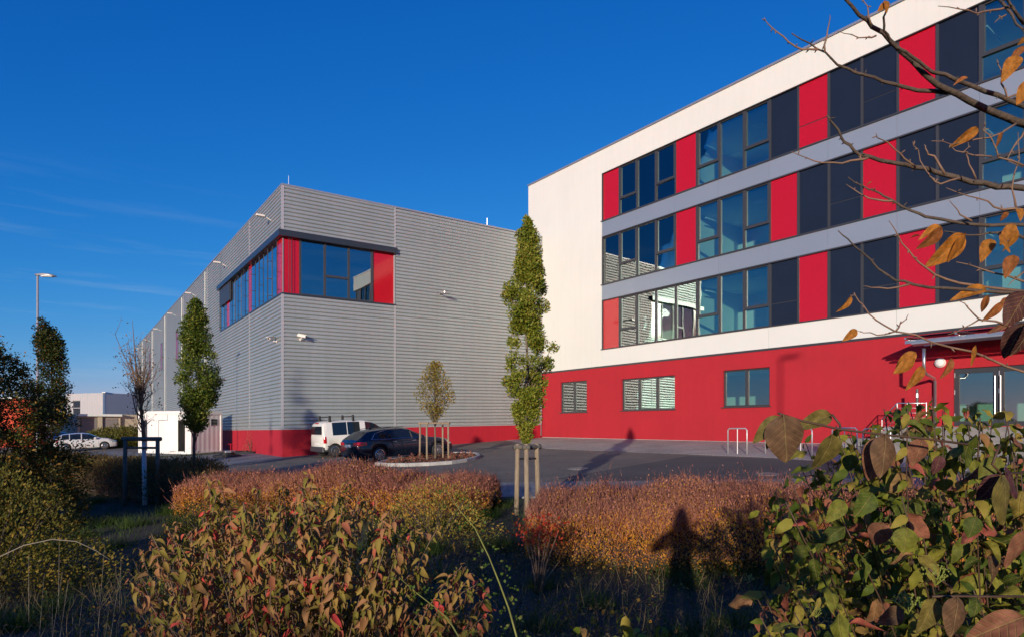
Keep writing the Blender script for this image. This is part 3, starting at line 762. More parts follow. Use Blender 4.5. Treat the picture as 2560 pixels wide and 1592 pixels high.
# downpipe with its offset
px_, pz_ = solve(OJ, OANG, CY - 0.18, 2310, 872)
wx_, wz_ = solve(OJ, OANG, -0.06, 2338, 1040)
dp = empty('downpipe', (*off_w(px_, CY - 0.18), 0), OANG, 'galvanised downpipe with an elbow beside the entrance', 'downpipe')
wlx = wx_ - px_; wy = 0.12 - CY
pts = [(0, 0, pz_ + 0.05), (0, 0, pz_ - 0.25), (0.0, 0.04, pz_ - 0.4), (0, 0.0, 3.35), (0.0, 0.0, 3.35)]
zel = solve(OJ, OANG, CY - 0.18, 2312, 932)[1]
zel2 = solve(OJ, OANG, -0.06, 2336, 945)[1]
path = [(0, 0, pz_ + 0.02), (0, 0, zel + 0.12), (wlx * 0.12, wy * 0.12, zel), (wlx * 0.88, wy * 0.88, zel2), (wlx, wy, zel2 - 0.14), (wlx, wy, 0.2)]
MB().tube(path, 0.055, 12).build('pipe', M['galv'], dp, True)
for z in (2.4, 1.4): MB().lathe([(0.064, z), (0.064, z + 0.04)], 12, (wlx, wy, 0)).build('pipe_clip', M['galv'], dp)
x, z = ox(2350, 906, 0.0)
wlamp = empty('wall_lamp', (*off_w(x, 0.06), z), OANG, 'round white bulkhead lamp on the red wall by the entrance', 'wall lamp')
MB().lathe([(0.19, 0.0), (0.19, -0.05), (0.17, -0.09)], 24, (0, 0, 0), 'y').build('base', M['white_enamel'], wlamp)
MB().lathe([(0.16, -0.091), (0.13, -0.13), (0.06, -0.15), (0.01, -0.155)], 24, (0, 0, 0), 'y').build('lamp_shade', M['in_white'], wlamp, True)
# handrail of the ramp
hr_ = empty('handrail', (*off_w(dx0 - 1.6, -1.9), 0), OANG, 'galvanised handrail with slim posts climbing to the entrance', 'handrail')
HP = []
for (px, py) in ((2205, 1048), (2243, 1007), (2316, 1007)):
    xx, zz = solve(OJ, OANG, -1.9, px, py); HP.append((xx - (dx0 - 1.6), zz))
gz = float(ground(*off_w(dx0 - 2, -2)))
def rail(dz, r): return MB().tube([(HP[0][0], 0, HP[0][1] - dz), (HP[1][0], 0, HP[1][1] - dz), (HP[2][0], 0, HP[2][1] - dz)], r, 8)
rail(0, 0.024).build('top_rail', M['galv'], hr_, True)
for dz in (0.18, 0.36, 0.54): rail(dz, 0.010).build('rail', M['galv'], hr_, True)
for t in (0.0, 0.35, 0.7, 1.0):
    xx = HP[1][0] + (HP[2][0] - HP[1][0]) * t
    MB().tube([(xx, 0, HP[1][1]), (xx, 0, gz - 0.05)], 0.02, 8).build('post', M['galv'], hr_)
MB().tube([(HP[0][0], 0, HP[0][1]), (HP[0][0], 0, gz - 0.05)], 0.02, 8).build('post', M['galv'], hr_)
x_, z_ = solve(OJ, OANG, -1.2, 2293, 972)
bol = empty('light_column', (*off_w(x_, -1.2), gz), OANG, 'slim dark post standing behind the handrail', 'post')
MB().tube([(0, 0, -0.1), (0, 0, z_ - gz)], 0.05, 8).build('column', M['anth'], bol)
MB().tube([(0, 0, z_ - gz - 0.32), (0, 0, z_ - gz - 0.16)], 0.053, 8).build('lamp_band', M['galv'], bol)
# bicycle stands
M['rack'] = mat('pale_galvanised_tube', (0.62, 0.62, 0.61), 0.4, metal=0.5)
stand_lb = ['leftmost galvanised bicycle stand before the red wall', 'second galvanised bicycle stand from the left', 'third galvanised bicycle stand from the left', 'bicycle stand partly behind the big brown leaf', 'bicycle stand seen through the bush leaves', 'bicycle stand nearest the handrail']
w0 = onyard(1820, 1133)
ex_, ey_ = Vector((math.cos(OANG), math.sin(OANG))), Vector((-math.sin(OANG), math.cos(OANG)))
for k in range(5):       # hoops in a row, each parallel to the wall
    w = Vector((w0.x, w0.y)) + ex_ * (0.42 + 1.28 * k) + ey_ * (0.55 * (k % 2))
    gzb = float(ground(w.x, w.y))
    e = empty('bicycle_stand', (w.x, w.y, gzb), OANG, stand_lb[k], 'bicycle stand', 'bicycle stands along the red wall')
    MB().tube([(-0.42, 0, -0.05), (-0.42, 0, 0.93), (-0.36, 0, 1.0), (0.36, 0, 1.0), (0.42, 0, 0.93), (0.42, 0, -0.05)], 0.026, 8).build('hoop', M['rack'], e, True)
    MB().tube([(0.0, 0.0, 1.0), (0.0, 0.0, -0.05)], 0.02, 6).build('centre_post', M['rack'], e)
# ------------------------------------------------------------------ vehicles
def paint(name, c, rough=0.28, metal=0.0):
    return mat(name, c, rough, metal=metal, coat=0.8, spec=0.5, var=0.03, vscale=1.0)
M['paint_navy'] = paint('navy_car_paint', (0.008, 0.014, 0.030), 0.25, 0.3)
M['paint_white'] = paint('white_van_paint', (0.80, 0.775, 0.70), 0.35)
M['paint_silver'] = paint('white_car_paint', (0.62, 0.62, 0.62), 0.3)
M['paint_blue'] = paint('blue_car_paint', (0.02, 0.05, 0.16), 0.3)
M['car_glass'] = mat('car_glass', (0.010, 0.014, 0.018), 0.03, spec=0.8)
M['tail_red'] = mat('tail_light', (0.50, 0.008, 0.016), 0.15, coat=0.5)
M['alloy'] = mat('alloy_rim', (0.55, 0.55, 0.56), 0.25, metal=0.9)
M['chrome'] = mat('chrome', (0.75, 0.76, 0.78), 0.08, metal=1.0)
M['plate'] = mat('number_plate', (0.75, 0.75, 0.72), 0.5)
M['seat'] = mat('car_seat', (0.12, 0.10, 0.085), 0.8)
def text_obj(body, size, m, parent, loc, rot, ext=0.002):
    cu = bpy.data.curves.new('lettering', 'FONT'); cu.body = body; cu.size = size; cu.extrude = ext; cu.align_x = 'CENTER'
    cu.materials.append(m)
    tmp = bpy.data.objects.new('lettering', cu); col.objects.link(tmp); bpy.context.view_layer.update()
    me = bpy.data.meshes.new_from_object(tmp.evaluated_get(bpy.context.evaluated_depsgraph_get()))
    bpy.data.objects.remove(tmp); bpy.data.curves.remove(cu)
    o = bpy.data.objects.new('lettering', me); col.objects.link(o); o.parent = parent; o.location = loc; o.rotation_euler = rot
    return o
def car(name, label, rear_wheel, heading, S, cat='car'):
    L, W, wb, wr = S['L'], S['W'] / 2, S['wb'], S['wr']
    xr, xf = -wb / 2, wb / 2
    x0 = xr - S['rear']; x1 = x0 + L
    ra = wr + 0.055
    tx, tz = zip(*S['top']); bx, bz = zip(*S['belt'])
    top = lambda x: float(np.interp(x - x0, tx, tz)); belt = lambda x: min(float(np.interp(x - x0, bx, bz)), top(x) - 0.004)
    def hw(x):
        u = (x - x0) / L
        e = S.get('taper', (0.06, 0.16))
        return W * (1 - 0.10 * max(0, 1 - u / e[0]) ** 2 - 0.26 * max(0, 1 - (1 - u) / e[1]) ** 2)
    def bot(x):
        z = S['sill'] + 0.10 * max(0, 1 - (x - x0) / 0.5) + 0.02 * max(0, 1 - (x1 - x) / 0.5)
        for c in (xr, xf):
            if abs(x - c) < ra: z = max(z, wr + math.sqrt(ra * ra - (x - c) ** 2) * 0.98)
        return z
    rw = S['roofw'] / 2
    def section(x):
        w, zb, zt, be = hw(x), bot(x), top(x), belt(x)
        gsh = min(1, max(0, (zt - be) / 0.42)); yr = w * 0.90 + (rw - w * 0.90) * gsh
        zm = max(zb + 0.02, 0.58); zr = be + (zt - be) * 0.86
        z1 = zb + (zm - zb) * 0.35
        return [(w * 0.93, zb), (w * 0.99, z1), (w, max(zm, z1 + .005)), (w * 0.992, max(be - 0.07, zm + .01)), (w * 0.955, be), (yr, zr), (yr * 0.86, zt - 0.012 - 0.03 * gsh), (yr * 0.45, zt - 0.004), (0.0, zt)]
    xs = set(np.linspace(x0, x1, 41).round(4))
    for c in (xr, xf):
        for a in np.linspace(0, math.pi, 15): xs.add(round(c + ra * math.cos(a), 4))
        xs.add(round(c - ra - 0.004, 4)); xs.add(round(c + ra + 0.004, 4))
    for t in tx: xs.add(round(x0 + t, 4))
    for key in ('side', 'rearglass', 'windscreen'):
        for q in S[key]:
            xs.add(round(x0 + q[0], 4)); xs.add(round(x0 + q[1], 4))
    xs = sorted(x for x in xs if x0 - 1e-6 <= x <= x1 + 1e-6)
    e = empty(name, (0, 0, 0), heading, label, cat)
    ex = Vector((math.cos(heading), math.sin(heading), 0)); ey = Vector((-math.sin(heading), math.cos(heading), 0))
    o = Vector(rear_wheel) - ex * xr + ey * (W * 0.9)
    e.location = (o.x, o.y, float(ground(o.x, o.y)) + 0.012)
    # tilt with the yard
    gx_, gy_ = PB * ex.x + PC * ex.y, PB * ey.x + PC * ey.y
    e.rotation_euler = Matrix.Rotation(heading, 4, 'Z').to_euler()
    e.rotation_euler = (math.atan(gy_), -math.atan(gx_), heading)
    secs = [section(x) for x in xs]
    nr = len(secs[0])
    V = []
    for x, s in zip(xs, secs):
        V += [(x, -y, z) for (y, z) in s] + [(x, y, z) for (y, z) in s[-2::-1]]
    k = 2 * nr - 1
    inr = lambda x, qs: any(x0 + q[0] <= x <= x0 + q[1] for q in qs)
    body, side, front, back = [], {}, [], []
    for i in range(len(xs) - 1):
        xm = (xs[i] + xs[i + 1]) / 2
        for j in range(k - 1):
            jj = j if j < nr - 1 else k - 2 - j
            f = (i * k + j, (i + 1) * k + j, (i + 1) * k + j + 1, i * k + j + 1)
            if jj == 4 and inr(xm, S['side']):
                q = [n for n, q in enumerate(S['side']) if x0 + q[0] <= xm <= x0 + q[1]][0]
                side.setdefault((q, j < nr - 1), []).append(f)
            elif jj >= 5 and inr(xm, S['windscreen']): front.append(f)
            elif jj >= 5 and inr(xm, S['rearglass']): back.append(f)
            else: body.append(f)
    endr = tuple(range(k)); endf = tuple((len(xs) - 1) * k + q for q in range(k))
    def part(nm, fs, m, extra=()):
        mb = MB(); used = sorted({q for f in list(fs) + list(extra) for q in f}); mp = {q: n for n, q in enumerate(used)}
        mb.add([V[q] for q in used], [tuple(mp[q] for q in f) for f in list(fs) + list(extra)])
        return mb.build(nm, m, e, True)
    part('body', body, S['paint'], (endr, endf))
    for fs in side.values(): part('window', fs, M['car_glass'])
    if front: part('windscreen', front, M['car_glass'])
    if back: part('rear_window', back, M['car_glass'])
    MB().box(x0 + 0.12, x1 - 0.12, -W * 0.72, W * 0.72, S['sill'] - 0.02, S['sill'] + 0.3).build('underbody', M['black'], e)
    wells = MB()
    for c in (xr, xf): wells.box(c - ra - 0.02, c + ra + 0.02, -W * 0.80, W * 0.80, 0.25, wr + ra + 0.03)
    wells.build('wheel_well', M['black'], e)
    def surf(x, z):
        s = section(x)
        for (ya, za), (yb, zb) in zip(s[:-1], s[1:]):
            if za <= z <= zb: return ya + (yb - ya) * (z - za) / max(zb - za, 1e-6)
        return s[0][0] if z < s[0][1] else s[-1][0]
    def patch(nm, xa, xb, za, zb, m, off=0.008, side_=-1, n=6):
        mb = MB(); vs = []; 
        for i in range(n + 1):
            x = xa + (xb - xa) * i / n
            for z in np.linspace(za, zb, 4):
                vs.append((x, side_ * (surf(x, z) + off), z))
        fs = [(i * 4 + q, i * 4 + q + 1, (i + 1) * 4 + q + 1, (i + 1) * 4 + q) for i in range(n) for q in range(3)]
        mb.add(vs, fs)
        return mb.build(nm, m, e)
    for sx in (xr, xf):
        for sy in (-1, 1):
            t = MB().lathe([(wr * 0.66, -0.10), (wr * 0.93, -0.11), (wr, -0.085), (wr, 0.085), (wr * 0.93, 0.11), (wr * 0.66, 0.10)], 28, (0, 0, 0), 'y').build('wheel', M['rubber'], e, True)
            t.location = (sx, sy * (W * 0.995 - 0.115), wr)
            rm = MB().lathe([(wr * 0.67, sy * 0.06), (wr * 0.69, sy * 0.105), (wr * 0.63, sy * 0.112), (wr * 0.60, sy * 0.07)], 28, (0, 0, 0), 'y')
            for q in range(S.get('spokes', 10)):
                a = 2 * math.pi * q / S.get('spokes', 10); d = Vector((math.cos(a), 0, math.sin(a))); n_ = Vector((-math.sin(a), 0, math.cos(a)))
                p0, p1 = d * 0.03, d * wr * 0.64; hw_ = 0.021
                ya, yb = sy * 0.085, sy * 0.108
                rm.add([(*(p0 + n_ * hw_)[:1], ya, (p0 + n_ * hw_).z), (*(p0 - n_ * hw_)[:1], ya, (p0 - n_ * hw_).z), (*(p1 - n_ * hw_)[:1], ya, (p1 - n_ * hw_).z), (*(p1 + n_ * hw_)[:1], ya, (p1 + n_ * hw_).z),
                        (*(p0 + n_ * hw_ * .6)[:1], yb, (p0 + n_ * hw_).z), (*(p0 - n_ * hw_ * .6)[:1], yb, (p0 - n_ * hw_).z), (*(p1 - n_ * hw_ * .6)[:1], yb, (p1 - n_ * hw_).z), (*(p1 + n_ * hw_ * .6)[:1], yb, (p1 + n_ * hw_).z)],
                       [(4, 5, 6, 7), (0, 1, 5, 4), (1, 2, 6, 5), (2, 3, 7, 6), (3, 0, 4, 7)])
            rm.lathe([(0.055, sy * 0.08), (0.05, sy * 0.118), (0.01, sy * 0.12)], 12, (0, 0, 0), 'y')
            rm.build('rim', M['alloy'], t)
            MB().lathe([(wr * 0.6, sy * 0.03), (wr * 0.6, sy * 0.045)], 24, (0, 0, 0), 'y').build('brake_disc', M['black'], t)
    for s_ in (-1, 1):       # mirrors, door handles
        xm = x0 + S['mirror']
        y = surf(xm, S['mz'] - 0.06)
        mm = MB().bev(xm - 0.10, xm + 0.08, min(s_ * (y - 0.01), s_ * (y + 0.2)), max(s_ * (y - 0.01), s_ * (y + 0.2)), S['mz'] - 0.03, S['mz'] + 0.13, 0.03)
        mm.build('mirror', S['paint'], e)
        for hx in S['handles']:
            xx = x0 + hx; y = surf(xx, S['hz'])
            MB().bev(xx - 0.10, xx + 0.10, min(s_ * (y - 0.005), s_ * (y + 0.03)), max(s_ * (y - 0.005), s_ * (y + 0.03)), S['hz'] - 0.015, S['hz'] + 0.015, 0.006).build('door_handle', S.get('handle', S['paint']), e)
        for sx in S.get('seams', ()):
            patch('door_seam', x0 + sx - 0.006, x0 + sx + 0.006, S['sill'] + 0.12, belt(x0 + sx) - 0.02, M['black'], 0.003, s_, 1)
        a, b_, c, d = S['tail']
        patch('tail_light', x0 + 0.012 + a, x0 + b_, c, d, M['tail_red'], 0.012, s_)
        if S.get('tail_in'):
            MB().box(x0 - 0.016, x0 + 0.03, min(s_ * hw(x0) * S['tail_in'], s_ * hw(x0) * 0.955), max(s_ * hw(x0) * S['tail_in'], s_ * hw(x0) * 0.955), c + 0.02, d - 0.01).build('tail_light', M['tail_red'], e)
        patch('headlight', x1 - 0.42, x1 - 0.02, S['head'][0], S['head'][1], M['chrome'], 0.006, s_)
    MB().box(x0 - 0.02, x0 + 0.01, -0.26, 0.26, S['pz'], S['pz'] + 0.11).build('number_plate', M['plate'], e)
    return e, x0, surf, patch, hw, top
wag = dict(L=4.91, W=1.86, wb=2.97, rear=1.02, wr=0.335, sill=0.22, roofw=1.30, paint=M['paint_navy'],
           top=[(0, 0.92), (0.06, 1.02), (0.55, 1.36), (0.75, 1.415), (1.5, 1.475), (2.2, 1.475), (2.6, 1.43), (3.35, 1.03), (3.45, 1.00), (4.2, 0.92), (4.7, 0.80), (4.85, 0.66), (4.91, 0.55)],
           belt=[(0, 0.90), (0.3, 0.99), (1.2, 0.98), (3.3, 0.93), (3.5, 0.90), (4.4, 0.80), (4.91, 0.50)],
           side=[(0.62, 1.40), (1.45, 2.22), (2.28, 3.10)], rearglass=[(0.08, 0.55)], windscreen=[(2.62, 3.35)], mirror=3.08, mz=0.96, handles=(1.75, 2.72), hz=0.86,
           tail=(0.0, 0.42, 0.76, 0.92), tail_in=0.55, head=(0.60, 0.74), pz=0.70, spokes=12, seams=(1.42, 2.26, 3.2), handle=M['chrome'])
rw_ = onyard(949, 1155)
e, x0, surf, patch, hw_, top_ = car('estate_car', 'dark navy estate car parked beside the tree island', (rw_.x, rw_.y, 0), HANG + R(3), wag)
for s_ in (-1, 1):
    pts = [(x0 + 0.66, 1.01), (x0 + 0.90, 1.26), (x0 + 1.5, 1.40), (x0 + 2.2, 1.405), (x0 + 2.6, 1.35), (x0 + 3.14, 1.03), (x0 + 3.14, 0.985), (x0 + 1.4, 0.985), (x0 + 0.70, 1.00), (x0 + 0.66, 1.01)]
    MB().tube([(x, s_ * (surf(x, z) + 0.010), z) for x, z in pts], 0.013, 5).build('window_trim', M['chrome'], e)
    MB().tube([(x0 + t, s_ * 0.60, top_(x0 + t) + 0.02) for t in (0.75, 1.1, 1.8, 2.4)], 0.014, 5).build('roof_rail', M['black'], e)
MB().bev(x0 + 0.95, x0 + 1.12, -0.04, 0.04, 1.44, 1.51, 0.015).build('aerial_fin', M['paint_navy'], e)
for s_ in (-1, 1): MB().tube([(x0 - 0.02, s_ * 0.55, 0.30), (x0 + 0.15, s_ * 0.55, 0.30)], 0.04, 8).build('exhaust_tip', M['chrome'], e)
van = dict(L=4.47, W=1.80, wb=3.00, rear=0.60, wr=0.325, sill=0.24, roofw=1.52, paint=M['paint_white'], taper=(0.015, 0.16),
           top=[(0, 1.10), (0.02, 1.60), (0.08, 1.75), (0.22, 1.82), (0.5, 1.845), (1.4, 1.86), (2.3, 1.83), (2.6, 1.78), (2.85, 1.68), (3.55, 1.18), (3.65, 1.12), (4.2, 0.98), (4.40, 0.80), (4.47, 0.60)],
           belt=[(0, 1.10), (2.9, 1.10), (3.5, 1.03), (4.1, 0.9), (4.47, 0.55)],
           side=[(0.52, 1.28), (1.32, 2.0), (2.30, 3.22)], rearglass=[], windscreen=[(2.87, 3.54)], mirror=3.1, mz=1.05, handles=(1.75, 2.45), hz=0.95,
           tail=(0.0, 0.16, 0.72, 1.06), head=(0.68, 0.84), pz=0.62, spokes=10, seams=(1.3, 2.25, 3.26))
rw_ = onyard(838, 1142)
e, x0, surf, patch, hw_, top_ = car('delivery_van', 'white van with two roof racks parked by the hall wall', (rw_.x, rw_.y, 0), HANG + R(2), van, 'van')
MB().box(x0 - 0.012, x0 + 0.02, -0.70, 0.70, 1.16, 1.58).build('rear_window', M['car_glass'], e)
MB().bev(x0 - 0.06, x0 + 0.5, -0.88, 0.88, 0.30, 0.55, 0.05).build('bumper', M['anth'], e)
MB().box(x0 - 0.012, x0 + 0.1, -0.16, 0.16, 1.72, 1.76).build('brake_lamp', M['tail_red'], e)
for t in (0.45, 1.7):
    rk = MB().tube([(x0 + t, -0.72, 2.02), (x0 + t, 0.72, 2.02)], 0.022, 6)
    for y in (-0.68, 0.68): rk.bev(x0 + t - 0.06, x0 + t + 0.06, y - 0.05, y + 0.05, 1.78, 2.10, 0.02)
    rk.build('roof_rack', M['black'], e)
for s_ in (-1, 1):
    patch('side_strip', x0 + 0.2, x0 + 0.52, 0.55, 0.60, M['anth'], 0.006, s_)
M['text_red'] = mat('red_lettering', (0.65, 0.03, 0.03), 0.5); M['text_blue'] = mat('blue_lettering', (0.15, 0.35, 0.55), 0.5)
ysd = surf(x0 + 1.6, 0.92)
text_obj('SAAC', 0.15, M['text_red'], e, (x0 + 1.6, -ysd - 0.012, 0.93), (R(90), 0, 0))
MB().box(x0 + 1.36, x0 + 1.82, -ysd - 0.012, -ysd + 0.02, 0.72, 0.88).build('lettering_panel', M['text_blue'], e)
hat = dict(L=4.36, W=1.82, wb=2.65, rear=0.82, wr=0.315, sill=0.22, roofw=1.28, paint=M['paint_silver'],
           top=[(0, 0.85), (0.05, 1.0), (0.40, 1.34), (0.7, 1.43), (1.5, 1.48), (2.0, 1.47), (2.4, 1.40), (3.2, 1.02), (3.8, 0.92), (4.2, 0.76), (4.36, 0.55)],
           belt=[(0, 0.84), (0.4, 0.99), (1.2, 0.96), (3.0, 0.92), (3.8, 0.80), (4.36, 0.48)],
           side=[(0.55, 1.05), (1.1, 1.85), (1.92, 2.95)], rearglass=[(0.07, 0.5)], windscreen=[(2.42, 3.18)], mirror=2.85, mz=0.95, handles=(1.5, 2.4), hz=0.84,
           tail=(0.0, 0.3, 0.78, 1.0), head=(0.58, 0.76), pz=0.6, spokes=8, seams=(1.08, 1.9, 3.05))
rw_ = onyard(166, 1128); fw_ = onyard(262, 1122.5)
car('hatchback_car', 'white hatchback car parked beyond the dark hedge', (rw_.x, rw_.y, 0), math.atan2(fw_.y - rw_.y, fw_.x - rw_.x), hat)
hat2 = dict(hat); hat2['paint'] = M['paint_blue']
rw_ = onyard(118, 1113.5)
car('hatchback_car', 'dark blue car mostly hidden behind the white hatchback', (rw_.x, rw_.y, 0), math.atan2(fw_.y - rw_.y, fw_.x - rw_.x) + R(2), hat2)

# ------------------------------------------------------------------ site container and far buildings
CO = (-25.0, 41.9); CANG = math.atan2(-0.389, 0.921)
cz = float(ground(-22, 41)) + 0.03
con = empty('site_container', (*CO, cz), CANG, 'white site office container with an open door beside the hall', 'container')
CLn, CW, CH = 4.9, 2.44, 2.72
f = MB()
for x in (0, CLn - 0.12):
    for y in (0, CW - 0.12): f.box(x, x + 0.12, y, y + 0.12, 0.0, CH)
for z in (0.0, CH - 0.16):
    f.box(0.12, CLn - 0.12, 0, 0.1, z, z + 0.16); f.box(0.12, CLn - 0.12, CW - 0.1, CW, z, z + 0.16)
    f.box(0, 0.1, 0.12, CW - 0.12, z, z + 0.16); f.box(CLn - 0.1, CLn, 0.12, CW - 0.12, z, z + 0.16)
f.build('frame', M['white_paint'], con)
def ribbed(a, b, fixed, z0, z1, axis):
    mb = MB(); n = max(2, int((b - a) / 0.09)); vs = []; dd = 0.02 if axis == 'x' else 0.007
    for i in range(n + 1):
        t = a + (b - a) * i / n; d = (0.0, dd, dd, 0.0)[i % 4]
        for z in (z0, z1): vs.append((t, fixed - d, z) if axis == 'x' else (fixed + d, t, z))
    fs = [(2 * i, 2 * i + 2, 2 * i + 3, 2 * i + 1) for i in range(n)]
    mb.add(vs, fs); return mb
for (a, b_) in ((0.12, 0.35), (0.80, 1.85), (2.72, 3.70), (4.30, 4.78)): ribbed(a, b_, 0.05, 0.16, CH - 0.16, 'x').build('wall_panel', M['white_paint'], con, fix=False)
for (a, b_) in ((0.35, 0.80), (1.85, 2.72), (3.70, 4.30)): ribbed(a, b_, 0.05, 2.18, CH - 0.16, 'x').build('wall_panel', M['white_paint'], con, fix=False)
ribbed(0.12, CW - 0.12, CLn - 0.05, 0.16, CH - 0.16, 'y').build('wall_panel', M['white_paint'], con, fix=False)
b = MB(); b.box(0.05, 0.10, 0.12, CW - 0.12, 0.1, CH - 0.1); b.box(0.12, CLn - 0.12, CW - 0.09, CW - 0.05, 0.1, CH - 0.1); b.build('back_wall', M['white_paint'], con)
MB().box(0.02, CLn - 0.02, 0.02, CW - 0.02, CH, CH + 0.05).build('roof', M['white_paint'], con)
MB().box(0.12, CLn - 0.12, 0.12, CW - 0.12, 0.05, 0.12).build('floor', M['in_floor'], con)
MB().box(0.40, 0.78, 0.06, 0.09, 0.2, 2.15).build('shutter', M['anth'], con)
MB().box(1.87, 2.70, 0.06, 0.10, 0.16, 2.15).build('door', M['white_paint'], con)
d_ = MB().box(0.0, 0.80, -0.04, 0.0, 0.0, 1.98).build('door', M['white_paint'], con); d_.location = (3.72, 0.0, 0.17); d_.rotation_euler = (0, 0, R(-148))
MB().bev(0.62, 0.74, -0.09, -0.041, 0.95, 1.05, 0.02).build('handle', M['black'], d_)
MB().box(3.8, 4.25, 0.6, 1.1, 0.12, 0.95).build('cabinet', M['white_enamel'], con)
MB().box(CLn - 0.045, CLn - 0.02, 1.55, 2.05, 1.85, 2.25).build('window', M['car_glass'], con)
MB().box(CLn - 0.05, CLn + 0.0, 1.50, 1.55, 1.80, 2.30).build('window_trim', M['coping'], con)
sign = MB().box(2.95, 3.45, 0.0, 0.028, 1.35, 1.55).build('notice_plate', M['coping'], con)

M['beige'] = mat('beige_sheet', (0.46, 0.40, 0.29), 0.7, var=0.05, vscale=0.4)
M['grey_sheet'] = mat('pale_grey_sheet', (0.50, 0.50, 0.50), 0.5, var=0.04, vscale=0.3, metal=0.1)
M['shutter'] = mat('roller_shutter', (0.22, 0.20, 0.19), 0.6)
M['blue_sheet'] = mat('blue_sheet', (0.03, 0.09, 0.20), 0.6)
M['orange'] = mat('orange_sheet', (0.50, 0.065, 0.02), 0.6)
def far_frame(pl, pr, Yl, Yr):
    a, b = at(pl, HY, Yl), at(pr, HY, Yr)
    return a, math.atan2(b.y - a.y, b.x - a.x), (b - a).length
GY = 74
def hgt(py, Y): return CAMZ + (HY - py) / FPX * Y
# garages
a, an, ln = far_frame(150, 191, 80, GY)
gar = empty('garage_block', (a.x, a.y, 0), an, 'beige flat roofed garage block with two roller shutters', 'garage')
zt = hgt(1034, GY)
MB().box(0, ln, 0, 9, -0.8, zt).build('wall', M['beige'], gar)
# long front right of the corner
a2, an2, ln2 = far_frame(191, 301, GY, GY + 3)
sub = MB()
ca, sa = math.cos(an2 - an), math.sin(an2 - an)
def g2(x, y, z): return (ln + x * ca - y * sa, x * sa + y * ca, z)
MB().box(0.02, ln2, 0.02, 7, -0.8, zt - 0.25).build('wall', M['beige'], gar, fn=g2)
MB().box(-0.1, ln2 + 0.1, -0.5, 7.2, zt - 0.25, zt + 0.02).build('roof', M['panel_white'], gar, fn=g2)
for (p0, p1) in ((200, 241), (256, 294)):
    t0, t1 = (p0 - 191) / 110 * ln2, (p1 - 191) / 110 * ln2
    sh_ = MB()
    for q in range(12): sh_.box(t0, t1, -0.03, 0.0, -0.6 + q * 0.27, -0.6 + q * 0.27 + 0.255)
    sh_.build('roller_shutter', M['shutter'], gar, fn=g2)
for (p0, p1) in ((243, 254), (193, 198)): MB().box((p0 - 191) / 110 * ln2, (p1 - 191) / 110 * ln2, -0.25, 0.0, -0.8, zt - 0.26).build('pilaster', M['beige'], gar, fn=g2)
MB().box(ln * .3, ln * .36, -0.08, -0.001, zt - 1.0, zt - 0.7).build('vent', M['anth'], gar)
MB().box(ln - 1.2, ln - 0.8, -0.12, -0.001, zt - 1.5, zt - 0.8).build('wall_box', M['white_enamel'], gar)
# pale office block behind with blue flank
FY = 112
a, an, ln = far_frame(165, 262, FY + 4, FY)
blk = empty('far_office', (a.x, a.y, 0), an, 'pale grey metal clad block with a stacked window behind the garages', 'building')
zt = hgt(981, FY)
wx0, wx1 = (184 - 165) / 97 * ln, (200 - 165) / 97 * ln
n = 16
for i in range(n):
    s0, s1 = ln * i / n, ln * (i + 1) / n
    if s1 > wx0 and s0 < wx1: 
        MB().box(s0 + .01, s1 - .01, 0, 0.2, zt - 1.2, zt).build('cladding_panel', M['grey_sheet'], blk); continue
    MB().box(s0 + .01, s1 - .01, 0, 0.2, -0.5, zt).build('cladding_panel', M['grey_sheet'], blk)
b = MB(); b.box(0.02, ln - 0.02, 0.2, 14, -0.5, zt - 0.01); b.build('wall', M['grey_sheet'], blk)
for k in range(3):
    w_ = MB().box(wx0, wx1, 0.10, 0.17, zt - 1.25 - (k + 1) * 1.35, zt - 1.25 - k * 1.35 - 0.06).build('window', M['car_glass'], blk)
    MB().box(wx0, wx1, 0.05, 0.15, zt - 1.25 - k * 1.35 - 0.058, zt - 1.25 - k * 1.35).build('transom', M['white_paint'], w_)
a3, an3, ln3 = far_frame(263.5, 352, FY, FY + 22)
ca3, sa3 = math.cos(an3 - an), math.sin(an3 - an)
def b2(x, y, z): return (ln + x * ca3 - y * sa3, x * sa3 + y * ca3, z)
MB().box(0, ln3, 0, 0.3, -0.5, zt - 0.02).build('blue_flank', M['blue_sheet'], blk, fn=b2)
MB().box(-0.1, ln3, -0.12, 0.4, zt - 0.02, zt + 0.16).build('coping', M['panel_white'], blk, fn=b2)
# orange hall at the far left
a, an, ln = far_frame(-60, 78, 71, 68)
orh = empty('orange_hall', (a.x, a.y, 0), an, 'bright orange low hall behind the left trees', 'hall')
zt = hgt(996, 70)
for i in range(10): MB().box(ln * i / 10 + .01, ln * (i + 1) / 10 - .01, 0, 0.12, -0.8, zt).build('cladding_panel', M['orange'], orh)
MB().box(0, ln, 0.12, 1.5, -0.8, zt - 0.05).build('wall', M['orange'], orh)
MB().box(-0.05, ln + 0.05, -0.05, 1.55, zt, zt + 0.12).build('coping', M['panel_white'], orh)

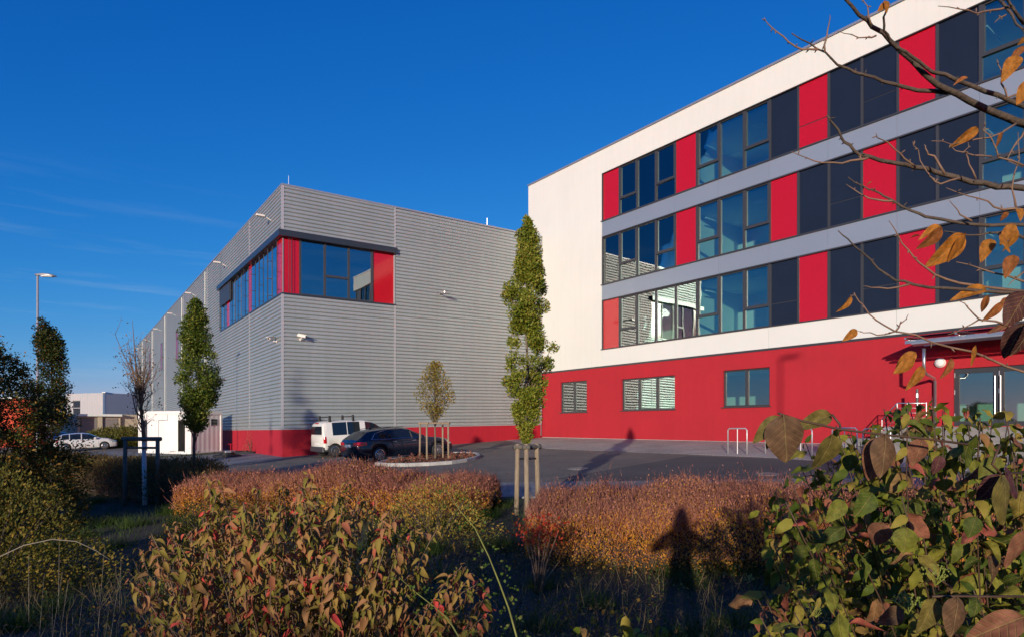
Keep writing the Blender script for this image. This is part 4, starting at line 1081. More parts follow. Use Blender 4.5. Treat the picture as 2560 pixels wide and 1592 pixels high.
# ------------------------------------------------------------------ street lamps
def street_lamp(loc, htop, ang, label):
    e = empty('street_lamp', loc, ang, label, 'street lamp', 'street lamps of the yard')
    MB().tube([(0, 0, -0.2), (0, 0, 0.8), (0, 0, 0.82), (0, 0, htop)], [0.085, 0.085, 0.065, 0.045], 12).build('pole', M['joint'], e, True)
    h = MB()
    prof = [(-0.10, 0.05, 0.045), (0.0, 0.075, 0.075), (0.25, 0.12, 0.10), (0.5, 0.15, 0.09), (0.72, 0.12, 0.055), (0.80, 0.05, 0.02)]
    vs = []; n = 12
    for x, w, t in prof:
        for k in range(n):
            a_ = 2 * math.pi * k / n; s = math.sin(a_)
            vs.append((x, w * math.cos(a_), htop + 0.04 + (t if s > 0 else 0.035) * s - 0.12 * max(0, x - 0.3) ** 1.5))
    fs = [(i * n + k, i * n + (k + 1) % n, (i + 1) * n + (k + 1) % n, (i + 1) * n + k) for i in range(len(prof) - 1) for k in range(n)]
    fs += [tuple(range(n)), tuple((len(prof) - 1) * n + k for k in range(n))]
    h.add(vs, fs); h.build('lamp_head', M['coping'], e, True)
    MB().bev(0.16, 0.66, -0.095, 0.095, htop - 0.035, htop + 0.01, 0.02).build('lens', M['in_white'], e)
    return e
p = at(94, 690, 29.0)
gl = float(ground(p.x, p.y))
street_lamp((p.x, p.y, gl), p.z - gl, R(8), 'tall grey street lamp with a flat head at the left')
xw, zw = ox(1953, 892)
w = off_w(xw, 0); s_ = 30.2
lx, ly = w[0] - s_ * math.sin(R(SUN_AZ)), w[1] - s_ * math.cos(R(SUN_AZ))
gl = float(ground(lx, ly))
street_lamp((lx, ly, gl), zw + s_ * math.tan(R(SUN_EL)) - gl - 0.1, R(-20), 'street lamp beside the camera whose shadow falls on the red wall')

# ------------------------------------------------------------------ tree island with kerb stones
isl_front = [(937, 1163), (985, 1166.5), (1045, 1165), (1105, 1162), (1150, 1157.5), (1185, 1150.5), (1203, 1143), (1195, 1137), (1165, 1135)]
isl_back = [(1110, 1136), (1040, 1143), (975, 1152)]
ring = [onyard(*q) for q in isl_front + isl_back]
def resample(P, step):
    P = [Vector(p) for p in P]; out = []; tot = sum((P[(i + 1) % len(P)] - P[i]).length for i in range(len(P)))
    n = max(8, int(tot / step)); ds = tot / n; i = 0; acc = 0.0
    for k in range(n):
        t = k * ds
        while acc + (P[(i + 1) % len(P)] - P[i]).length < t - 1e-9: acc += (P[(i + 1) % len(P)] - P[i]).length; i += 1
        sgl = (P[(i + 1) % len(P)] - P[i]); out.append(P[i] + sgl * ((t - acc) / sgl.length))
    return out
isl = empty('tree_island', (0, 0, 0), 0, 'raised planting island edged with pale kerb stones in the yard', 'planting bed')
rr = resample(ring, 0.9); c0 = sum(rr, Vector()) / len(rr)
inner = [p + (c0 - p).normalized() * 0.16 for p in rr]
for i in range(len(rr)):
    j = (i + 1) % len(rr); g_ = 0.006
    a, b_, c, d = rr[i].lerp(rr[j], g_), rr[i].lerp(rr[j], 1 - g_), inner[i].lerp(inner[j], 1 - g_), inner[i].lerp(inner[j], g_)
    up = 0.14
    ch = lambda p, q: p.lerp(q, 0.12)
    vs = [(p.x, p.y, p.z - 0.05) for p in (a, b_, c, d)] + [(p.x, p.y, p.z + up - 0.02) for p in (a, b_, c, d)] + [(q.x, q.y, q.z + up) for q in (ch(a, d), ch(b_, c), ch(c, b_), ch(d, a))]
    fs = [(0, 3, 2, 1), (8, 9, 10, 11)]
    for k in (0, 4):
        for t in range(4): fs.append((k + t, k + (t + 1) % 4, k + 4 + (t + 1) % 4, k + 4 + t))
    MB().add(vs, fs).build('kerb_stone', M['kerb'], isl)
M['mulch'] = mat('bark_mulch', (0.10, 0.045, 0.030), 0.95, var=0.6, vscale=14, bump=1.0, bscale=25)
nn = len(inner)
MB().add([(p.x, p.y, p.z + 0.07) for p in inner] + [(c0.x, c0.y, c0.z + 0.13)], [(i, (i + 1) % nn, nn) for i in range(nn)]).build('mulch', M['mulch'], isl, True)
# loose bark chips
nC = 2200
tri = rng.integers(0, nn, nC); u = rng.random(nC); v = rng.random(nC); u = np.sqrt(u)
I = np.array([list(p) for p in inner]); 
PC_ = (1 - u)[:, None] * np.array(c0) + (u * (1 - v))[:, None] * I[tri] + (u * v)[:, None] * I[(tri + 1) % nn]
PC_[:, 2] += 0.095 + 0.05 * (1 - u)
TB = np.array([(-.5, -.25, 0), (.5, -.2, .1), (.45, .25, 0), (-.5, .2, .1)]); FB = np.array([(0, 1, 2, 3)])
V, F = scatter(TB, FB, PC_, basis(rand_dirs(nC), unit(rand_dirs(nC) * 0.5 + np.array([0, 0, 1]))), rng.uniform(0.05, 0.11, nC))
M['chips'] = leafmat('bark_chips', [(0, (0.16, 0.06, 0.035)), (0.5, (0.09, 0.04, 0.03)), (1, (0.24, 0.11, 0.07))], 0.0, 0.9)
link('bark_chips', np_mesh('bark_chips', V, F, M['chips']), isl, 'stuff')
# planting beds with black edging before the hall flank
for k, (px, py, rad, lb) in enumerate([(568, 1141, 0.75, 'round black edged bed with hoses and a standpipe by the container'), (628, 1131, 0.95, 'low black edged bed along the red plinth')]):
    p = onyard(px, py)
    e = empty('planting_bed', p, HANG, lb, 'planting bed')
    MB().lathe([(rad, -0.05), (rad, 0.10), (rad - 0.08, 0.13), (rad - 0.16, 0.06)], 24).build('edging', M['rubber'], e, True)
    MB().lathe([(rad - 0.15, -0.05), (rad - 0.16, 0.07), (0.05, 0.12)], 24).build('mulch', M['mulch'], e)
    if k == 0:
        for q in range(3): MB().tube([((0.42 - .03 * q) * math.cos(a_), (0.42 - .03 * q) * math.sin(a_), 0.13 + 0.05 * q) for a_ in np.linspace(0, 6.1, 20)], 0.03, 6).build('hose_coil', M['black'], e, True)
        MB().bev(-0.14, 0.2, -0.2, 0.05, 0.11, 0.36, 0.03).build('valve_box', M['coping'], e)
        st_ = MB().tube([(0.25, 0.3, 0.1), (0.25, 0.3, 0.72)], 0.03, 8); st_.tube([(0.12, 0.3, 0.72), (0.38, 0.3, 0.72)], 0.022, 6); st_.build('standpipe', M['tail_red'], e)
# ------------------------------------------------------------------ leaf shapes
UP = np.array([0, 0, 1.0])
def leaf_template(ny, nx, w, fold, droop, curl=0.0):
    """ovate leaf along +Y from 0 to 1, folded along the midrib and drooping towards the tip; triangles"""
    ts = np.linspace(0, 1, ny); vs = []
    for t in ts:
        wd = w * (math.sin(math.pi * min(1, t ** 0.72)) ** 0.85) + 0.012
        for s in np.linspace(-1, 1, nx):
            x = s * wd * (1 - 0.15 * fold * abs(s))
            z = fold * abs(s) * wd - droop * t * t - curl * (abs(s) ** 2) * wd + 0.015 * math.sin(9 * t + 3 * s)
            vs.append((x, t - 0.12 * droop * t * t, z))
    fs = []
    for i in range(ny - 1):
        for j in range(nx - 1):
            a = i * nx + j
            fs += [(a, a + 1, a + nx + 1), (a, a + nx + 1, a + nx)]
    return np.array(vs), np.array(fs)
def wavy(T, F, twist, wav, seed):
    r = np.random.default_rng(seed); V = T.copy(); a = twist * V[:, 1]
    x, z = V[:, 0].copy(), V[:, 2].copy()
    V[:, 0] = x * np.cos(a) - z * np.sin(a) + 0.08 * twist * V[:, 1] ** 2; V[:, 2] = x * np.sin(a) + z * np.cos(a)
    V[:, 2] += wav * np.sin(V[:, 1] * 11 + seed) * np.abs(V[:, 0]) * 2.2
    return V, F
T2 = np.array([(0, 0, 0), (0.27, 0.45, 0.05), (0, 1, -0.05), (-0.27, 0.45, 0.05)], dtype=float); F2 = np.array([(0, 1, 2), (0, 2, 3)])
T3, F3 = leaf_template(6, 3, 0.23, 0.85, 0.50)          # dogwood leaf
T3b, F3b = leaf_template(6, 3, 0.25, 0.50, 0.75)
TD = [wavy(*leaf_template(8, 5, 0.26, 0.35, 0.45, 0.2), 0.5, 0.10, 1)[0], wavy(*leaf_template(8, 5, 0.23, 0.7, 0.30, 0.1), -0.4, 0.12, 2)[0], wavy(*leaf_template(8, 5, 0.29, 0.10, 0.60, 0.5), 0.2, 0.14, 3)[0], wavy(*leaf_template(8, 5, 0.20, 0.9, 0.55, 0.0), 0.7, 0.10, 4)[0]]; FD = leaf_template(8, 5, 0.2, 0, 0)[1]
TH = [leaf_template(11, 7, 0.33, 0.12, 0.22, 0.3), leaf_template(11, 7, 0.30, 0.30, 0.40, 0.1), leaf_template(11, 7, 0.22, 0.8, 0.30, 0.2)]
TG = np.array([(-0.012, 0, 0), (0.012, 0, 0), (0.007, 0.55, 0.05), (-0.007, 0.55, 0.05), (0.0, 1.0, -0.06)]); FG = np.array([(0, 1, 2), (0, 2, 3), (3, 2, 4)])
TT = np.array([(-0.022, 0, 0), (0.022, 0, 0), (0.0, 1.0, 0.03), (0.0, 0.0, 0.03)]); FT = np.array([(0, 1, 2), (1, 3, 2), (3, 0, 2)])

# foliage colours
M['lf_horn'] = leafmat('columnar_tree_leaf', [(0, (0.06, 0.10, 0.010)), (0.35, (0.15, 0.20, 0.018)), (0.7, (0.30, 0.31, 0.04)), (1, (0.46, 0.42, 0.10))], 0.3, 0.5, 0.35, 3.0)
M['lf_mid'] = leafmat('mid_tree_leaf', [(0, (0.034, 0.074, 0.009)), (0.45, (0.088, 0.135, 0.016)), (0.8, (0.216, 0.230, 0.034)), (1, (0.405, 0.351, 0.068))], 0.25, 0.45, 0.3, 2.5)
M['lf_dark'] = leafmat('dark_leaf', [(0, (0.030, 0.050, 0.010)), (0.5, (0.055, 0.075, 0.015)), (0.78, (0.15, 0.115, 0.02)), (1, (0.42, 0.20, 0.03))], 0.25, 0.5)
M['lf_horn2'] = leafmat('left_columnar_leaf', [(0, (0.022, 0.042, 0.010)), (0.6, (0.05, 0.07, 0.014)), (0.9, (0.10, 0.085, 0.02)), (1, (0.45, 0.16, 0.03))], 0.25, 0.5)
M['lf_olive'] = leafmat('small_tree_leaf', [(0, (0.18, 0.15, 0.02)), (0.5, (0.26, 0.21, 0.035)), (1, (0.38, 0.25, 0.05))], 0.3, 0.5)
M['lf_gold'] = leafmat('barberry_gold_leaf', [(0, (0.250, 0.069, 0.031)), (0.25, (0.475, 0.156, 0.031)), (0.5, (0.650, 0.275, 0.037)), (0.72, (0.700, 0.375, 0.050)), (0.88, (0.325, 0.250, 0.050)), (1, (0.600, 0.125, 0.050))], 0.3, 0.55, 0.6, 2.4)
M['lf_plum'] = leafmat('barberry_plum_tip', [(0, (0.244, 0.079, 0.061)), (0.45, (0.415, 0.159, 0.110)), (0.8, (0.537, 0.232, 0.134)), (1, (0.659, 0.305, 0.073))], 0.2, 0.6, 0.3, 1.0)
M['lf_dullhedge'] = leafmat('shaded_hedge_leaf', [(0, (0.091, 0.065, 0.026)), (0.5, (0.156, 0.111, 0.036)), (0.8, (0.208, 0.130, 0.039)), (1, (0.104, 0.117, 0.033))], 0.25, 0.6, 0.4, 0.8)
M['lf_yellow'] = leafmat('yellow_leaf', [(0, (0.13, 0.14, 0.025)), (0.35, (0.22, 0.19, 0.03)), (0.7, (0.46, 0.28, 0.05)), (1, (0.55, 0.36, 0.09))], 0.3)
dog = [(0, (0.134, 0.122, 0.022)), (0.16, (0.232, 0.189, 0.033)), (0.34, (0.354, 0.232, 0.055)), (0.50, (0.354, 0.165, 0.071)), (0.62, (0.415, 0.201, 0.085)), (0.76, (0.232, 0.201, 0.033)), (0.91, (0.378, 0.146, 0.073)), (0.975, (0.561, 0.098, 0.067)), (1.0, (0.671, 0.073, 0.067))]
M['lf_dog'] = leafmat('dogwood_leaf', dog, 0.25, 0.65)
M['lf_dog_hero'] = leafmat('dogwood_leaf_veined', dog, 0.22, 0.48, veins=True)
grn = [(0, (0.055, 0.085, 0.010)), (0.28, (0.12, 0.15, 0.016)), (0.58, (0.25, 0.24, 0.028)), (0.80, (0.33, 0.25, 0.045)), (0.92, (0.28, 0.12, 0.06)), (1.0, (0.42, 0.10, 0.07))]
M['lf_green'] = leafmat('green_dogwood_leaf', grn, 0.3, 0.62)
M['lf_green_v'] = leafmat('green_dogwood_leaf_veined', grn, 0.25, 0.62, veins=True)
M['lf_goldgreen'] = leafmat('gold_green_leaf', [(0, (0.06, 0.07, 0.012)), (0.5, (0.13, 0.12, 0.02)), (0.8, (0.28, 0.19, 0.03)), (1, (0.46, 0.27, 0.04))], 0.3, 0.55, 0.3, 1.2)
def single(name, c, v=True, tr=0.22): return leafmat(name, [(0, tuple(x * 0.88 for x in c)), (1, tuple(min(1, x * 1.12) for x in c))], tr, 0.62, veins=v)
HC = {'brown': single('brown_leaf', (0.16, 0.085, 0.045)), 'olive': single('olive_leaf', (0.19, 0.15, 0.035)), 'pink': single('pinkish_leaf', (0.28, 0.115, 0.065)),
      'purple': single('purple_leaf', (0.12, 0.035, 0.045)), 'maroon': single('maroon_leaf', (0.085, 0.030, 0.025)), 'green': single('green_leaf', (0.075, 0.11, 0.012)),
      'lime': single('lime_leaf', (0.17, 0.18, 0.02)), 'orange': single('orange_leaf', (0.50, 0.19, 0.025), tr=0.35), 'rust': single('rust_leaf', (0.36, 0.12, 0.03), tr=0.3), 'red': single('red_leaf', (0.5, 0.05, 0.05))}
M['grass'] = leafmat('grass_blade', [(0, (0.028, 0.063, 0.011)), (0.5, (0.049, 0.091, 0.014)), (0.85, (0.091, 0.112, 0.025)), (1, (0.280, 0.224, 0.098))], 0.3, 0.6, 0.4, 0.7)
M['straw'] = leafmat('straw', [(0, (0.16, 0.12, 0.06)), (0.6, (0.24, 0.18, 0.09)), (1, (0.30, 0.20, 0.10))], 0.2, 0.7)
M['litter'] = leafmat('fallen_leaf', [(0, (0.12, 0.07, 0.03)), (0.6, (0.22, 0.12, 0.05)), (1, (0.40, 0.22, 0.06))], 0.15, 0.7)
M['berry'] = mat('green_berry', (0.22, 0.24, 0.04), 0.4)
M['core'] = mat('twig_mass', (0.055, 0.032, 0.022), 0.95, var=0.5, vscale=18, bump=1.0, bscale=30)

# ------------------------------------------------------------------ trees
def crown_leaves(centres, radii, counts, size, upw=0.55, outw=0.5, T=T2, F=F2, axis_xy=None):
    P, A, N, S = [], [], [], []
    for c, r, n in zip(centres, radii, counts):
        d = rand_dirs(n); rr_ = rng.random(n) ** 0.45
        p = np.array(c) + d * rr_[:, None] * np.array(r)
        P.append(p)
        o = p - np.array([axis_xy[0], axis_xy[1], 0]) if axis_xy is not None else d.copy()
        o[:, 2] = 0; o = unit(o)
        A.append(unit(o * outw + UP * upw + rand_dirs(n) * 0.75)); N.append(unit(o * 0.6 + UP * 0.5 + rand_dirs(n) * 0.8))
        S.append(size * rng.uniform(0.45, 1.45, n))
    P, A, N, S = map(np.concatenate, (P, A, N, S))
    return scatter(T, F, P, basis(A, N), S)
def tree(name, label, base, H, z0, prof, m, n_clump, per, size, trunk=0.05, bark='bark', cat='tree', group=None, clump=0.17, lean=(0, 0), branches=26, core=0.0):
    """prof: list of (t from crown foot to top, radius, sideways shift)"""
    e = empty(name, base, 0, label, cat, group)
    t_, r_, s_ = map(np.array, zip(*prof))
    C, RR, CN = [], [], []
    for k in range(n_clump):
        t = rng.random() ** 0.92
        R_ = np.interp(t, t_, r_); sh = np.interp(t, t_, s_)
        a = rng.random() * 2 * math.pi; q = math.sqrt(rng.random()) ** 0.7
        q = max(q, 0.25)
        cr = min(clump, max(0.05, R_ * 0.8)) * rng.uniform(0.75, 1.3)
        rad = max(0, R_ - cr * 0.6) * q
        C.append((sh + rad * math.cos(a) + lean[0] * t, rad * math.sin(a) + lean[1] * t, z0 + t * (H - z0)))
        RR.append((cr, cr, cr * 1.0)); CN.append(int(per * (cr / clump) ** 2 * rng.uniform(0.7, 1.3)) + 4)
    V, F = crown_leaves(C, RR, CN, size, axis_xy=(0, 0))
    link('crown', np_mesh('crown', V, F, m), e)
    tp = [(0, 0, -0.15)] + [(0.012 * math.sin(3 * h) + np.interp((h - z0) / (H - z0), t_, s_) * (h > z0) * 0.8, 0.012 * math.cos(2 * h), h) for h in np.linspace(0, H * 0.93, 12)]
    MB().tube(tp, [trunk * 1.15] + list(np.linspace(trunk, 0.008, 12)), 8).build('trunk', M[bark], e, True)
    br = MB()
    for k in np.linspace(0, n_clump - 1, min(branches, n_clump)).astype(int):
        c = C[k]; h = max(z0 * 0.8, c[2] - 0.5 * math.hypot(c[0], c[1]) - 0.5)
        if h >= H * 0.9: continue
        br.tube([(np.interp((h - z0) / (H - z0), t_, s_) * (h > z0) * 0.8, 0, h), (c[0] * 0.6, c[1] * 0.6, (h + c[2]) / 2 + 0.05), c], [trunk * 0.35, trunk * 0.22, 0.004], 5)
    if br.v: br.build('branches', M[bark], e, True)
    return e
def stakes(name, label, base, posts, zt, r, rail_z, m_post, m_rail, trunk_tie=True, tie=None):
    e = empty(name, base, 0, label, 'tree stake', 'tree stakes')
    for (x, y, tx_, ty_) in posts:
        MB().tube([(x, y, -0.3), (tx_, ty_, zt)], [r, r * 0.92], 10).build('stake', m_post, e, True)
    for i in range(len(posts) - (1 if len(posts) == 2 else 0)):
        a = posts[i]; b_ = posts[(i + 1) % len(posts)]
        A = Vector((a[2], a[3], rail_z)); B = Vector((b_[2], b_[3], rail_z)); d = (B - A).normalized() * 0.09
        MB().tube([A - d, A, B, B + d], r * 1.0, 8).build('rail', m_rail, e, True)
    if tie:
        for i in range(len(posts)):
            a = posts[i]; b_ = posts[(i + 1) % len(posts)]
            MB().tube([(a[2], a[3], tie), (b_[2], b_[3], tie)], 0.02, 6).build('strap', M['black'], e)
    return e
# centre tree with its tripod of stakes
ct = Vector((0.285, 12.75, 0)); ct.z = float(ground(ct.x, ct.y))
m2 = 12.75 / FPX
def zc_(py): return CAMZ + (HY - py) * m2 - ct.z
Hc, z0c = zc_(545), zc_(1108)
prof = []
for py, l, r in [(1108, -8, 10), (1060, -22, 24), (1010, -42, 40), (960, -58, 54), (905, -62, 72), (865, -56, 78), (832, -46, 40), (808, -32, 26), (785, -48, 46), (755, -54, 72), (725, -50, 66), (698, -22, 36), (665, -26, 40), (620, -32, 36), (580, -16, 26), (545, -3, 5)]:
    prof.append(((zc_(py) - z0c) / (Hc - z0c), (r - l) / 2 * m2 * 1.08, (r + l) / 2 * m2))
tree('columnar_tree', 'tall slim green columnar tree held by three stakes', ct, Hc, z0c, prof, M['lf_horn'], 128, 330, 0.052, 0.045, clump=0.165)
stakes('tree_stakes', 'tripod of pale round stakes around the tall slim tree', ct, [(-0.20, -0.16, -0.17, -0.10), (0.02, -0.36, 0.0, -0.22), (0.26, 0.10, 0.22, 0.08)], zc_(1108), 0.052, zc_(1116), M['wood'], M['wood_grey'], tie=zc_(1145))
# mid left tree
mt = Vector((-8.72, 17.2, 0)); mt.z = float(ground(mt.x, mt.y)); m3 = 17.2 / FPX
def zm_(py): return CAMZ + (HY - py) * m3 - mt.z
Hm, z0m = zm_(746), zm_(1082)
prof = [((zm_(py) - z0m) / (Hm - z0m), (r - l) / 2 * m3, (r + l) / 2 * m3) for py, l, r in
        [(1082, -8, 14), (1040, -30, 34), (1000, -44, 52), (950, -46, 70), (900, -42, 66), (860, -36, 46), (820, -30, 34), (780, -16, 28), (760, -8, 16), (746, -2, 4)]]
tree('columnar_tree', 'full green columnar tree in front of the white container', mt, Hm, z0m, prof, M['lf_mid'], 150, 210, 0.058, 0.05, bark='bark_dark', clump=0.215)
# left columnar tree
lt = Vector((-14.7, 20.0, 0)); lt.z = float(ground(lt.x, lt.y)); m4 = 20.0 / FPX
def zl_(py): return CAMZ + (HY - py) * m4 - lt.z
Hl, z0l = zl_(796), zl_(1080)
prof = [((zl_(py) - z0l) / (Hl - z0l), (r - l) / 2 * m4, (r + l) / 2 * m4) for py, l, r in
        [(1080, -14, 12), (1050, -34, 36), (1000, -44, 46), (950, -38, 42), (900, -36, 34), (860, -40, 22), (830, -36, 12), (796, -30, -18)]]
tree('columnar_tree', 'dark columnar tree in front of the street lamp', lt, Hl, z0l, prof, M['lf_horn2'], 120, 130, 0.068, 0.055, bark='bark_dark', clump=0.23)
# small tree on the island with four stakes
it = onyard(1088, 1152); it.z = float(ground(it.x, it.y)) + 0.08; m5 = it.y / FPX
def zi_(py): return CAMZ + (HY - py) * m5 - it.z
Hi, z0i = zi_(908), zi_(1046)
prof = [((zi_(py) - z0i) / (Hi - z0i), (r - l) / 2 * m5, (r + l) / 2 * m5) for py, l, r in
        [(1046, -6, 6), (1020, -40, 36), (1000, -54, 56), (975, -46, 50), (950, -46, 40), (930, -34, 30), (915, -18, 16), (908, -6, 2)]]
tree('island_tree', 'small olive leaved young tree on the kerbed island', it, Hi, z0i, prof, M['lf_olive'], 150, 19, 0.085, 0.045, bark='bark', clump=0.26, branches=60)
q = 11 * m5
stakes('tree_stakes', 'four thin stakes with a top frame around the island tree', it, [(-0.62, -0.30, -0.60, -0.28), (-0.28, -0.5, -0.30, -0.46), (0.60, -0.28, 0.58, -0.26), (0.30, 0.35, 0.28, 0.33)], zi_(1058), 0.042, zi_(1057), M['wood'], M['wood'])
# bare young tree with whitewashed trunk
bt = Vector((-9.64, 16.4, 0)); bt.z = float(ground(bt.x, bt.y)); m6 = 16.4 / FPX
def zb_(py): return CAMZ + (HY - py) * m6 - bt.z
e = empty('bare_tree', bt, 0, 'nearly leafless young tree with a whitewashed trunk', 'tree')
MB().tube([(0.04, 0, -0.15), (0.02, 0, 0.5), (0.0, 0, zb_(1092))], [0.07, 0.06, 0.05], 10).build('trunk', M['bark_white'], e, True)
MB().tube([(0.0, 0, zb_(1092)), (-0.04, 0, zb_(1050)), (-0.12, 0, zb_(980)), (-0.22, 0, zb_(900)), (-0.30, 0, zb_(800))], [0.048, 0.042, 0.03, 0.018, 0.004], 8).build('leader', M['twig_brown'], e, True)
br = MB(); ends = []
for k in range(34):
    h = rng.uniform(zb_(1080), zb_(940)); a = rng.random() * 6.28; ln = rng.uniform(0.65, 2.0) * (1 if k > 10 else 0.7)
    sx = -0.05 - 0.2 * max(0, (h - 2.5)) / 2
    sp = rng.uniform(0.12, 0.38)
    pts = [Vector((sx * 0.5, 0, h))]
    for j in range(1, 6):
        u_ = j / 5
        pts.append(Vector((sx + math.cos(a) * sp * ln * u_ ** 0.7 - 0.10 * u_, math.sin(a) * sp * ln * u_ ** 0.7, h + ln * u_ * (0.92 if k > 10 else 0.35)))  + Vector(rng.normal(size=3) * 0.03))
    if pts[-1].z > zb_(830): pts = [Vector((p_.x, p_.y, min(p_.z, zb_(830) + rng.uniform(-.3, .0)))) for p_ in pts]
    br.tube(pts, list(np.linspace(0.016, 0.003, 6)), 5)
    ends += [(p_, 1) for p_ in pts[2:]]
    for q_ in range(3):
        j = rng.integers(2, 5); o_ = pts[j]; d_ = Vector(rng.normal(size=3)); d_.z = abs(d_.z) + 0.4; d_.normalize()
        br.tube([o_, o_ + d_ * 0.25, o_ + d_ * 0.45 + Vector((0, 0, 0.08))], [0.006, 0.004, 0.002], 4); ends.append((o_ + d_ * 0.4, 1))
br.build('branches', M['twig_brown'], e, True)
P = np.array([list(p_) for p_, _ in ends]); P = P[rng.integers(0, len(P), 750)] + rng.normal(size=(750, 3)) * 0.09
V, F = scatter(T2, F2, P, basis(rand_dirs(750), rand_dirs(750)), rng.uniform(0.035, 0.07, 750))
link('crown', np_mesh('crown', V, F, M['litter']), e)
sy = -0.1
tb_ = stakes('tree_stakes', 'dark pair of stakes joined by a top rail at the whitewashed tree', bt, [(-0.44, sy, -0.42, sy), (0.42, sy, 0.42, sy)], zb_(1094), 0.055, zb_(1096), M['wood_grey'], M['wood_grey'])
MB().tube([(-0.42, -0.10, zb_(1118)), (0.42, -0.10, zb_(1118))], 0.03, 8).build('rail', M['wood_grey'], tb_)
# shrubs in the distance beside the container, and a low shrub at the plinth
def bush(name, label, base, r, n, size, m, group=None):
    e = empty(name, base, 0, label, 'shrub', group)
    d = rand_dirs(n); d[:, 2] = np.abs(d[:, 2]); q = rng.random(n) ** 0.3
    lump = 1 + 0.16 * np.sin(d[:, 0] * 5 + base[0]) * np.cos(d[:, 1] * 6 + base[1]) + 0.1 * np.sin(d[:, 2] * 9)
    P = d * (q * lump)[:, None] * np.array(r)
    V, F = scatter(T2, F2, P, basis(unit(d + rand_dirs(n) * 0.7 + UP * 0.3), rand_dirs(n)), size * rng.uniform(0.6, 1.3, n))
    link('foliage', np_mesh('foliage', V, F, m), e, 'stuff')
    st_ = MB()
    for k in range(9):
        a = k * 0.7
        st_.tube([(0.05 * math.cos(a), 0.05 * math.sin(a), -0.1), (0.3 * r[0] * math.cos(a), 0.3 * r[1] * math.sin(a), 0.4 * r[2]), (0.6 * r[0] * math.cos(a), 0.6 * r[1] * math.sin(a), 0.75 * r[2])], [0.02, 0.015, 0.005], 5)
    st_.build('stems', M['bark_dark'], e)
    return e
def gv(x, y): return (x, y, float(ground(x, y)))
M['lf_bg'] = leafmat('far_shrub_leaf', [(0, (0.07, 0.085, 0.015)), (0.5, (0.11, 0.11, 0.02)), (1, (0.16, 0.13, 0.03))], 0.25)
for k, (px, Y, r, lb) in enumerate([(262, 58, (2.4, 2.0, 1.6), 'green shrub right behind the white hatchback bonnet'), (300, 57, (2.4, 2.0, 1.7), 'green shrub between the hatchback and the container'), (335, 56, (2.2, 2.0, 1.6), 'green shrub touching the white container')]):
    p = at(px, 0, Y); bush('shrub', lb, gv(p.x, Y), r, 5200, 0.16, M['lf_bg'], 'shrubs beside the container')
p = onyard(630, 1131); bush('low_shrub', 'thin reddish shrub against the red plinth', (p.x, p.y, p.z), (0.6, 0.5, 1.15), 500, 0.06, M['lf_plum'])
for k, (px, py) in enumerate([(973, 1158), (998, 1156), (1029, 1152), (1050, 1149), (1130, 1147), (1155, 1144), (1175, 1143)]):
    p = onyard(px, py, 0.1)
    bush('young_shrub', ['leftmost tiny red shrub on the island', 'second tiny red shrub from the left on the island', 'third tiny red shrub from the left on the island', 'tiny red shrub left of the island stakes', 'tiny red shrub right of the island stakes', 'second tiny red shrub from the right on the island', 'rightmost tiny red shrub on the island'][k],
         (p.x, p.y, float(ground(p.x, p.y)) + 0.09), (0.13, 0.13, 0.30), 160, 0.05, M['lf_plum'], 'tiny shrubs on the island')
# big dark thorny shrub at the left edge
e = empty('dark_shrub', gv(-10.85, 12.6), 0, 'tall dark leafy shrub with yellow leaves at the left edge', 'shrub')
C, RR, CN = [], [], []
for k in range(640):
    a = rng.random() * 6.28; t = rng.random(); q = math.sqrt(rng.random())
    rad = (1.55 if t < 0.6 else 1.55 - (t - 0.6) * 2.4) * q
    C.append((rad * math.cos(a) * 1.05 - 0.35 * t, rad * math.sin(a), 0.1 + t * 2.95)); s = rng.uniform(0.14, 0.26); RR.append((s, s, s)); CN.append(int(135 * rng.uniform(.6, 1.4)))
C = [(c[0] * 1.25, c[1] * 1.25, c[2] * 1.25) for c in C]
V, F = crown_leaves(C, [tuple(1.2 * q for q in r) for r in RR], CN, 0.058, 0.3, 0.6, axis_xy=(0, 0))
link('foliage', np_mesh('foliage', V, F, M['lf_dark']), e, 'stuff')
br = MB()
for k in range(60):
    c = Vector(C[k * 5]); br.tube([(0.1 * rng.normal(), 0.1 * rng.normal(), -0.1), c * 0.55 + Vector((0, 0, 0.25)), c], [0.02, 0.012, 0.003], 5)
br.build('branches', M['bark_dark'], e)

bush('gold_green_shrub', 'low green and gold shrub at the left edge of the grass', gv(-6.7, 8.0), (1.35, 1.1, 1.5), 15000, 0.046, M['lf_goldgreen'])
bush('gold_green_shrub', 'small gold tinged shrub between the dark hedge and the dogwood', gv(-4.9, 10.3), (0.9, 0.7, 0.75), 5200, 0.04, M['lf_goldgreen'])
